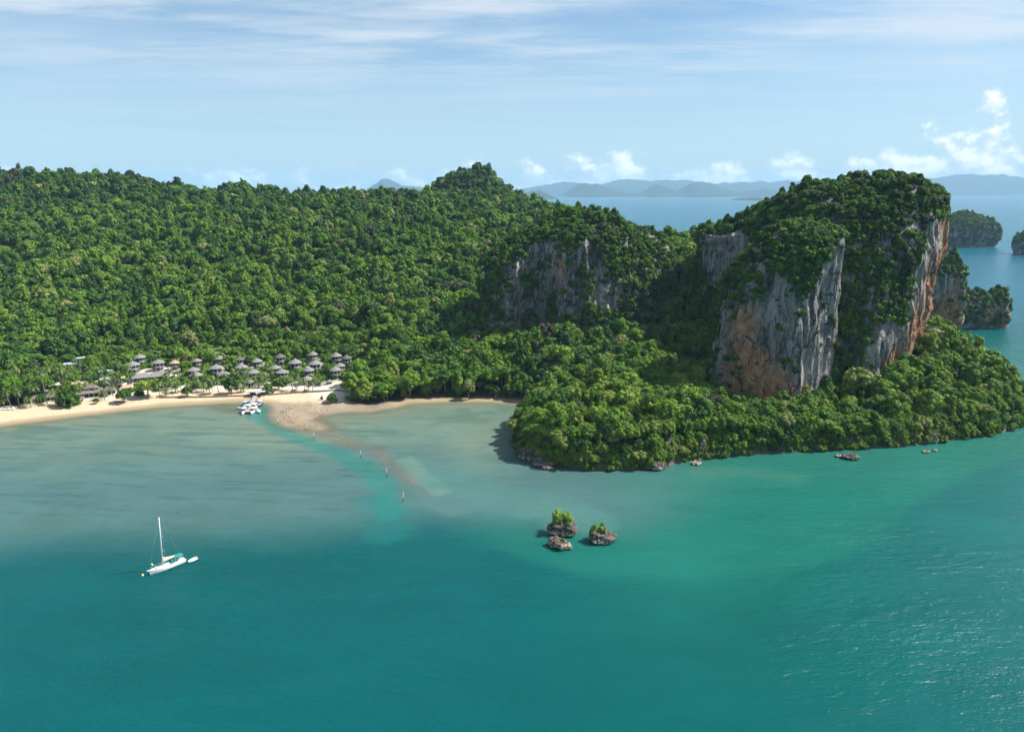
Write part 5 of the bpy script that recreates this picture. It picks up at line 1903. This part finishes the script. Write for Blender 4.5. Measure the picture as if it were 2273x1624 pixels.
# ------------------------------------------------------------------ pier and boats
def build_pier():
    x0, y0 = ground(567.5, 874.5, 1.4)
    x1, y1 = ground(552.5, 914, 1.1)
    L = math.hypot(x1 - x0, y1 - y0)
    ang = math.atan2(y1 - y0, x1 - x0)
    e = link("pier", None, loc=(x0, y0, 0), rot=(0, 0, ang))
    MB().box(0, L - 4, -1.15, 1.15, 1.05, 1.25).build("deck", M['deck'], e)
    MB().box(L - 3.99, L, -2.0, 2.0, 0.95, 1.15).build("landing_platform", M['deck'], e)
    k = 3.0
    while k < L:
        for s in (-1, 1):
            r_ = 1.05 if k < L - 4.5 else 1.85
            MB().tube((k, s * r_, -1.5), (k, s * r_, 1.06 if k < L - 4.5 else 0.97), 0.13, n=6).build("pile", M['timber_dark'], e)
        k += 3.4
    for s in (-1,):
        rl = MB()
        rl.tube((0.5, s * 1.08, 2.1), (L - 8, s * 1.08, 2.1), 0.04, n=4)
        rl.build("handrail", M['timber_dark'], e)
        for q in range(9):
            xx = 0.6 + q * (L - 9) / 8
            MB().tube((xx, s * 1.08, 1.2), (xx, s * 1.08, 2.1), 0.04, n=4).build("rail_post", M['timber_dark'], e)
    tag(e, "narrow grey wooden pier running from the beach into the channel", "pier")


build_pier()


def hull_mesh(b, L, beam, free, bow_rake=1.0, draft=0.4, flare=0.82, n=11, bow_full=0.62):
    """boat hull along +X (bow at +L/2) with a flat deck"""
    secs = []
    for i in range(n):
        t = i / (n - 1)
        x = -L / 2 + L * t
        w = beam / 2 * (0.86 + 0.14 * math.sin(min(t / 0.45, 1) * math.pi / 2)) * (1 - max(0, (t - 0.45) / 0.55) ** (1.9 + bow_full))
        w = max(w, 0.03)
        s = free * (1 + 0.28 * max(0, (t - 0.4) / 0.6) ** 2)
        dr = -draft * (1 - max(0, (t - 0.7) / 0.3) ** 2)
        rk = bow_rake * max(0, (t - 0.55) / 0.45) ** 2
        secs.append([(x + rk, -w, s), (x + rk * 0.45, -w * flare, 0.15), (x, 0, dr), (x + rk * 0.45, w * flare, 0.15), (x + rk, w, s)])
    b.rings(secs)
    return b


def speedboat(label, at, rz, L=9.0, beam=2.7, hullm='gelcoat', topm='gelcoat', roof=True, engines=2, cover=None, free=1.0):
    e = link("motorboat", None, loc=at, rot=(0, 0, rz), scale=0.86)
    hull_mesh(MB(), L, beam, free, 1.1).build("hull", M[hullm], e, True)
    MB().box(-L * 0.40, L * 0.05, -beam * 0.33, beam * 0.33, free * 0.98, free + 0.04).build("cockpit_floor", M['canvas_grey'], e)
    b = MB()
    b.rings([[(L * 0.05, -beam * .34, free), (L * 0.05, beam * .34, free), (L * 0.05, beam * .34, free + .35), (L * 0.05, -beam * .34, free + .35)],
             [(L * 0.33, -beam * .18, free), (L * 0.33, beam * .18, free), (L * 0.33, beam * .16, free + .32), (L * 0.33, -beam * .16, free + .32)]])
    b.build("foredeck", M[hullm if hullm != 'black_paint' else 'gelcoat'], e, True)
    MB().rings([[(L * 0.03, -beam * .36, free + .3), (L * 0.03, beam * .36, free + .3), (L * 0.06, beam * .36, free + .3), (L * 0.06, -beam * .36, free + .3)],
                [(-L * 0.02, -beam * .33, free + .95), (-L * 0.02, beam * .33, free + .95), (0.0, beam * .33, free + .95), (0.0, -beam * .33, free + .95)]]).build("windscreen", M['glass'], e)
    for k in range(3):
        xx = -L * 0.33 + k * L * 0.12
        MB().box(xx - 0.22, xx + 0.22, -beam * .30, beam * .30, free + 0.03, free + 0.45).build("bench", M['white_paint'], e)
    if roof:
        rf = MB().rings([[(x, -beam * .40, z), (x, beam * .40, z), (x, beam * .36, z + .12), (x, -beam * .36, z + .12)] for x, z in ((-L * .40, free + 1.55), (-L * .18, free + 1.68), (L * .06, free + 1.55))]).build("canopy", M[topm], e)
        for xx in (-L * .38, L * .04):
            for s in (-1, 1):
                MB().tube((xx, s * beam * .37, free), (xx, s * beam * .37, free + 1.58), 0.035, n=4).build("canopy_post", M['alloy'], rf)
    for k in range(engines):
        yy = (k - (engines - 1) / 2) * 0.75
        MB().box(-L * .5 - 0.55, -L * .5 + 0.05, yy - 0.24, yy + 0.24, 0.3, free + 0.45).build("outboard", M['black_paint'] if cover is None else M['white_paint'], e)
    if cover:
        MB().rings([[(x, -w, free + .05), (x, w, free + .05), (x, w * .7, free + h), (x, -w * .7, free + h)] for x, w, h in
                    ((-L * .42, beam * .42, .5), (-L * .1, beam * .45, .8), (L * .2, beam * .34, .5), (L * .34, beam * .15, .2))]).build("tarpaulin", M[cover], e)
    tag(e, label, "boat", "boats moored at the pier")
    return e


def build_boats():
    def at(X, Y):
        return (*ground(*zoomp(820, 1380, 12.63, X, Y)), 0.0)
    speedboat("dark-hulled boat with a grey canopy, farthest left at the pier", at(510, 600), R(-95), 8.0, 3.0, 'navy', 'canvas_grey')
    speedboat("narrow boat with a pale blue canopy beside the pier", at(715, 560), R(-92), 7.5, 2.0, 'black_paint', 'canvas_blue', engines=1)
    speedboat("long white boat lying broadside behind the outer left white one", at(520, 735), R(178), 8.5, 2.8, roof=True)
    speedboat("white speedboat pointing seaward at the outer left of the pier end", at(480, 890), R(-82), 8.5, 3.0)
    speedboat("white speedboat tight along the right of the pier", at(930, 700), R(-95), 8.5, 2.8)
    speedboat("white speedboat with its bow seaward, right of the pier end", at(885, 870), R(-86), 7.5, 2.8)
    speedboat("white covered launch, outermost on the right of the pier", at(1095, 850), R(-55), 7.0, 2.7, cover='white_paint', roof=False)
    speedboat("boat under a purple cover on the right of the pier", at(1030, 530), R(-92), 7.0, 2.4, 'gelcoat', 'white_paint', engines=1, cover='purple', roof=False)
    speedboat("black-hulled boat with a white canopy, farthest right at the pier", at(1185, 560), R(-88), 8.0, 2.6, 'black_paint', 'white_paint', engines=1)

    # ---- sailing yacht at anchor
    bx, by = ground(331, 1277)
    sx, sy = ground(411, 1246)
    L = math.hypot(bx - sx, by - sy) - 0.8
    e = link("sailing_yacht", None, loc=((bx + sx) / 2, (by + sy) / 2, 0), rot=(0, 0, math.atan2(by - sy, bx - sx)))
    beam = L * 0.30
    secs = []
    n = 17
    for i in range(n):
        t = i / (n - 1)
        x = -L / 2 + L * t
        w = beam / 2 * (0.72 + 0.28 * math.sin(min(t / 0.5, 1) * math.pi / 2)) * (1 - max(0, (t - 0.5) / 0.5) ** 2.1)
        w = max(w, 0.04)
        s = 1.15 + 0.45 * max(0, (t - 0.3) / 0.7) ** 1.6
        rk = 0.25 * max(0, (t - 0.6) / 0.4) ** 2 - 0.35 * max(0, (0.12 - t) / 0.12)
        secs.append([(x + rk, -w, s), (x + rk * .6, -w * 0.94, 0.55), (x, -w * 0.70, 0.02), (x, 0, -0.45 if 0.1 < t < 0.9 else 0.0), (x, w * 0.70, 0.02), (x + rk * .6, w * 0.94, 0.55), (x + rk, w, s)])
    hl = MB().rings(secs).build("hull", M['gelcoat'], e, False)
    MB().rings([[(x, -w, 0.02), (x, -w * 1.005, 0.12), (x, w * 1.005, 0.12), (x, w, 0.02)] for x, w in ((-L * .46, beam * .30), (0, beam * .372), (L * .28, beam * .25))]).build("waterline_stripe", M['navy'], hl)
    # coach roof
    cab = MB().rings([[(x, -w, z), (x, w, z), (x, w * .78, z + h), (x, -w * .78, z + h)] for x, w, z, h in
                      ((-L * .14, beam * .27, 1.15, .50), (L * .02, beam * .27, 1.18, .48), (L * .16, beam * .20, 1.25, .36), (L * .27, beam * .08, 1.33, .10))]).build("coach_roof", M['gelcoat'], e)
    for s in (-1, 1):
        MB().rings([[(-L * .11, s * beam * .262, 1.30), (L * .10, s * beam * .232, 1.34), (L * .10, s * beam * .215, 1.50), (-L * .11, s * beam * .235, 1.54)],
                    [(-L * .11, s * beam * .268, 1.30), (L * .10, s * beam * .238, 1.34), (L * .10, s * beam * .221, 1.50), (-L * .11, s * beam * .241, 1.54)]]).build("side_window", M['glass'], cab)
    MB().box(L * .085, L * .125, -0.28, 0.28, 1.62, 1.69).build("hatch", M['glass'], cab)
    MB().box(L * .30, L * .345, -0.28, 0.28, 1.42, 1.50).build("fore_hatch", M['glass'], e)
    MB().box(-L * .42, -L * .15, -beam * .20, beam * .20, 1.08, 1.19).build("cockpit", M['deck'], e)
    for s in (-1, 1):
        MB().box(-L * .40, -L * .16, s * beam * .24 - .12, s * beam * .24 + .12, 1.12, 1.42).build("coaming", M['gelcoat'], e)
    MB().lathe([(0.45, 1.55), (0.45, 1.60)], 12, cx=-L * .34).build("steering_wheel", M['alloy'], e)
    MB().tube((L * .5, 0, 1.58), (L * .5 + 0.9, 0, 1.68), 0.16, 0.10, 6).build("bowsprit", M['gelcoat'], e)
    # mast with rake, spreaders, stays
    mx, mh, rake = L * 0.12, 15.4, -0.6
    mast = MB().path([(mx, 0, 1.5), (mx + rake * .5, 0, 1.5 + mh * .5), (mx + rake, 0, 1.5 + mh)], [0.15, 0.14, 0.10], 8).build("mast", M['gelcoat'], e, True)
    for f in (0.32, 0.62):
        for s in (-1, 1):
            MB().tube((mx + rake * f, 0, 1.5 + mh * f), (mx + rake * f - 0.30, s * (1.45 - f), 1.55 + mh * f), 0.055, 0.04, 5).build("spreader", M['alloy'], mast)
    for f in (0.97, 0.86):
        MB().tube((mx + rake * f + 0.1, -0.12, 1.5 + mh * f), (mx + rake * f + 0.35, 0.12, 1.5 + mh * f), 0.05, n=5).build("masthead_fitting", M['alloy'], mast)
    top = (mx + rake, 0, 1.5 + mh)
    for p in ((L * .5 + 0.2, 0, 1.62), (-L * .48, 0, 1.2)):
        MB().tube(top, p, 0.005, n=4).build("stay", M['alloy'], mast)
    for s in (-1, 1):
        sp = (mx + rake * .62 - .3, s * .83, 1.55 + mh * .62)
        sp2 = (mx + rake * .32 - .3, s * 1.13, 1.55 + mh * .32)
        w = MB().tube(top, sp, 0.005, n=4).tube(sp, sp2, 0.005, n=4).tube(sp2, (mx - .3, s * beam * .44, 1.25), 0.005, n=4)
        w.build("shroud", M['alloy'], mast)
    boom = MB().tube((mx - .15, 0, 2.75), (mx - L * .37, 0, 2.95), 0.10, 0.09, 6).build("boom", M['alloy'], e)
    MB().rings([[(x, -w, z), (x, -w * .9, z + h * .6), (x, 0, z + h), (x, w * .9, z + h * .6), (x, w, z)] for x, w, z, h in
                ((mx - .12, .16, 2.80, 1.7), (mx - L * .08, .26, 2.84, 1.0), (mx - L * .2, .27, 2.88, .75), (mx - L * .37, .16, 2.98, .42))]).build("sail_cover", M['canvas_cream'], boom)
    # awnings over the cockpit
    bi = MB().rings([[(x, -beam * .33, z), (x, -beam * .2, z + .25), (x, beam * .2, z + .25), (x, beam * .33, z), (x, beam * .33, z - .05), (x, beam * .2, z + .2), (x, -beam * .2, z + .2), (x, -beam * .33, z - .05)]
                     for x, z in ((-L * .47, 2.85), (-L * .38, 3.02), (-L * .27, 3.02), (-L * .20, 2.85))]).build("bimini", M['canvas_teal'], e)
    for x in (-L * .45, -L * .22):
        for s in (-1, 1):
            MB().tube((x, s * beam * .32, 1.2), (x, s * beam * .32, 2.9), 0.03, n=4).build("bimini_pole", M['alloy'], bi)
    MB().rings([[(x, -beam * .27, 1.45), (x, -beam * .22, 1.45 + h), (x, beam * .22, 1.45 + h), (x, beam * .27, 1.45)] for x, h in ((-L * .17, 1.0), (-L * .12, .95), (-L * .07, .2))]).build("spray_hood", M['canvas_teal'], e)
    for s in (-1, 1):
        rl = MB()
        prev = None
        for t in (0.05, 0.2, 0.35, 0.5, 0.65, 0.8, 0.95):
            w = beam / 2 * (0.72 + 0.28 * math.sin(min(t / 0.5, 1) * math.pi / 2)) * (1 - max(0, (t - 0.5) / 0.5) ** 2.1) * 0.95
            x = -L / 2 + L * t
            z = 1.15 + 0.45 * max(0, (t - 0.3) / 0.7) ** 1.6
            rl.tube((x, s * w, z), (x, s * w, z + .65), 0.02, n=4)
            if prev:
                rl.tube(prev, (x, s * w, z + .65), 0.014, n=4)
            prev = (x, s * w, z + .65)
        rl.build("guard_rail", M['alloy'], e)
    tag(e, "white sailing yacht at anchor with bare mast, cream boom cover and teal awning", "yacht")

    # ---- tender astern
    x, y = ground(427, 1245)
    e = link("dinghy", None, loc=(x, y, 0), rot=(0, 0, math.atan2(by - sy, bx - sx) + 0.25))
    Ld = 2.9
    MB().rings([[(px_, -w, .42), (px_, -w * .8, .08), (px_, w * .8, .08), (px_, w, .42)] for px_, w in ((-Ld / 2, .62), (0, .68), (Ld * .3, .5), (Ld * .5, .12))]).build("hull", M['gelcoat'], e)
    for s in (-1, 1):
        MB().path([(-Ld / 2 - .1, s * .62, .40), (0, s * .68, .42), (Ld * .3, s * .50, .46), (Ld * .52, s * .05, .52)], [.17, .2, .19, .15], 7).build("tube", M['white_paint'], e, True)
    MB().box(-Ld / 2 - .25, -Ld / 2 + .1, -.18, .18, .1, .9).build("outboard", M['canvas_grey'], e)
    MB().box(-.15, .15, -.55, .55, .40, .46).build("thwart", M['canvas_grey'], e)
    tag(e, "small white dinghy trailing at the yacht's stern", "dinghy")
    for px, py, lab in ((337.5, 1253.5, "mooring buoy beside the yacht's far bow"), (316.5, 1277, "mooring buoy just ahead of the yacht's bow")):
        x, y = ground(px, py)
        e = link("mooring_buoy", None, loc=(x, y, 0))
        MB().lathe([(0, -.25), (.28, -.12), (.36, .12), (.25, .38), (.08, .5), (0, .52)], 10).build("float", M['buoy'], e, True)
        MB().tube((0, 0, .48), (0, 0, .8), .04, n=5).build("ring_post", M['alloy'], e)
        tag(e, lab, "buoy")
    # ---- channel markers
    words = ["nearest the pier", "second from the pier, beside the spit", "third from the pier, at the spit's drowned end", "fourth from the pier, beside the reef ridge", "outermost, at the channel mouth"]
    for i, (X, Y, h) in enumerate([(177, 330, 3.0), (629, 518, 3.2), (1221, 752, 3.2), (1552, 998, 3.6), (1761, 1312, 3.8)]):
        x, y = ground(*zoomp(930, 1400, 3.608, X, Y))
        e = link("channel_marker", None, loc=(x, y, 0))
        MB().tube((0, 0, -2.0), (0, 0, h * .45), 0.15, n=8).build("pile", M['timber_dark'], e)
        MB().tube((0, 0, h * .45), (0, 0, h), 0.17, n=8).build("marker_post", M['white_paint'], e)
        MB().lathe([(.17, h), (.1, h + .12), (0, h + .15)], 8).build("cap", M['white_paint'], e)
        tag(e, "white-topped channel marker post, " + words[i], "marker", "channel marker posts")


build_boats()


# ------------------------------------------------------------------ the hazy air
def build_haze():
    m, t = mat_new("haze")
    v = t.n('ShaderNodeVolumePrincipled', {'Color': (0.42, 0.73, 1.0, 1), 'Density': 5.0e-5, 'Anisotropy': 0.0})
    t.n('ShaderNodeOutputMaterial', {'Volume': v})
    o = MB().box(-28000, 28000, -28000, 28000, -6, 640).build("haze", m)
    tag(o, "thin blue haze in the sea air", kind='stuff')


build_haze()
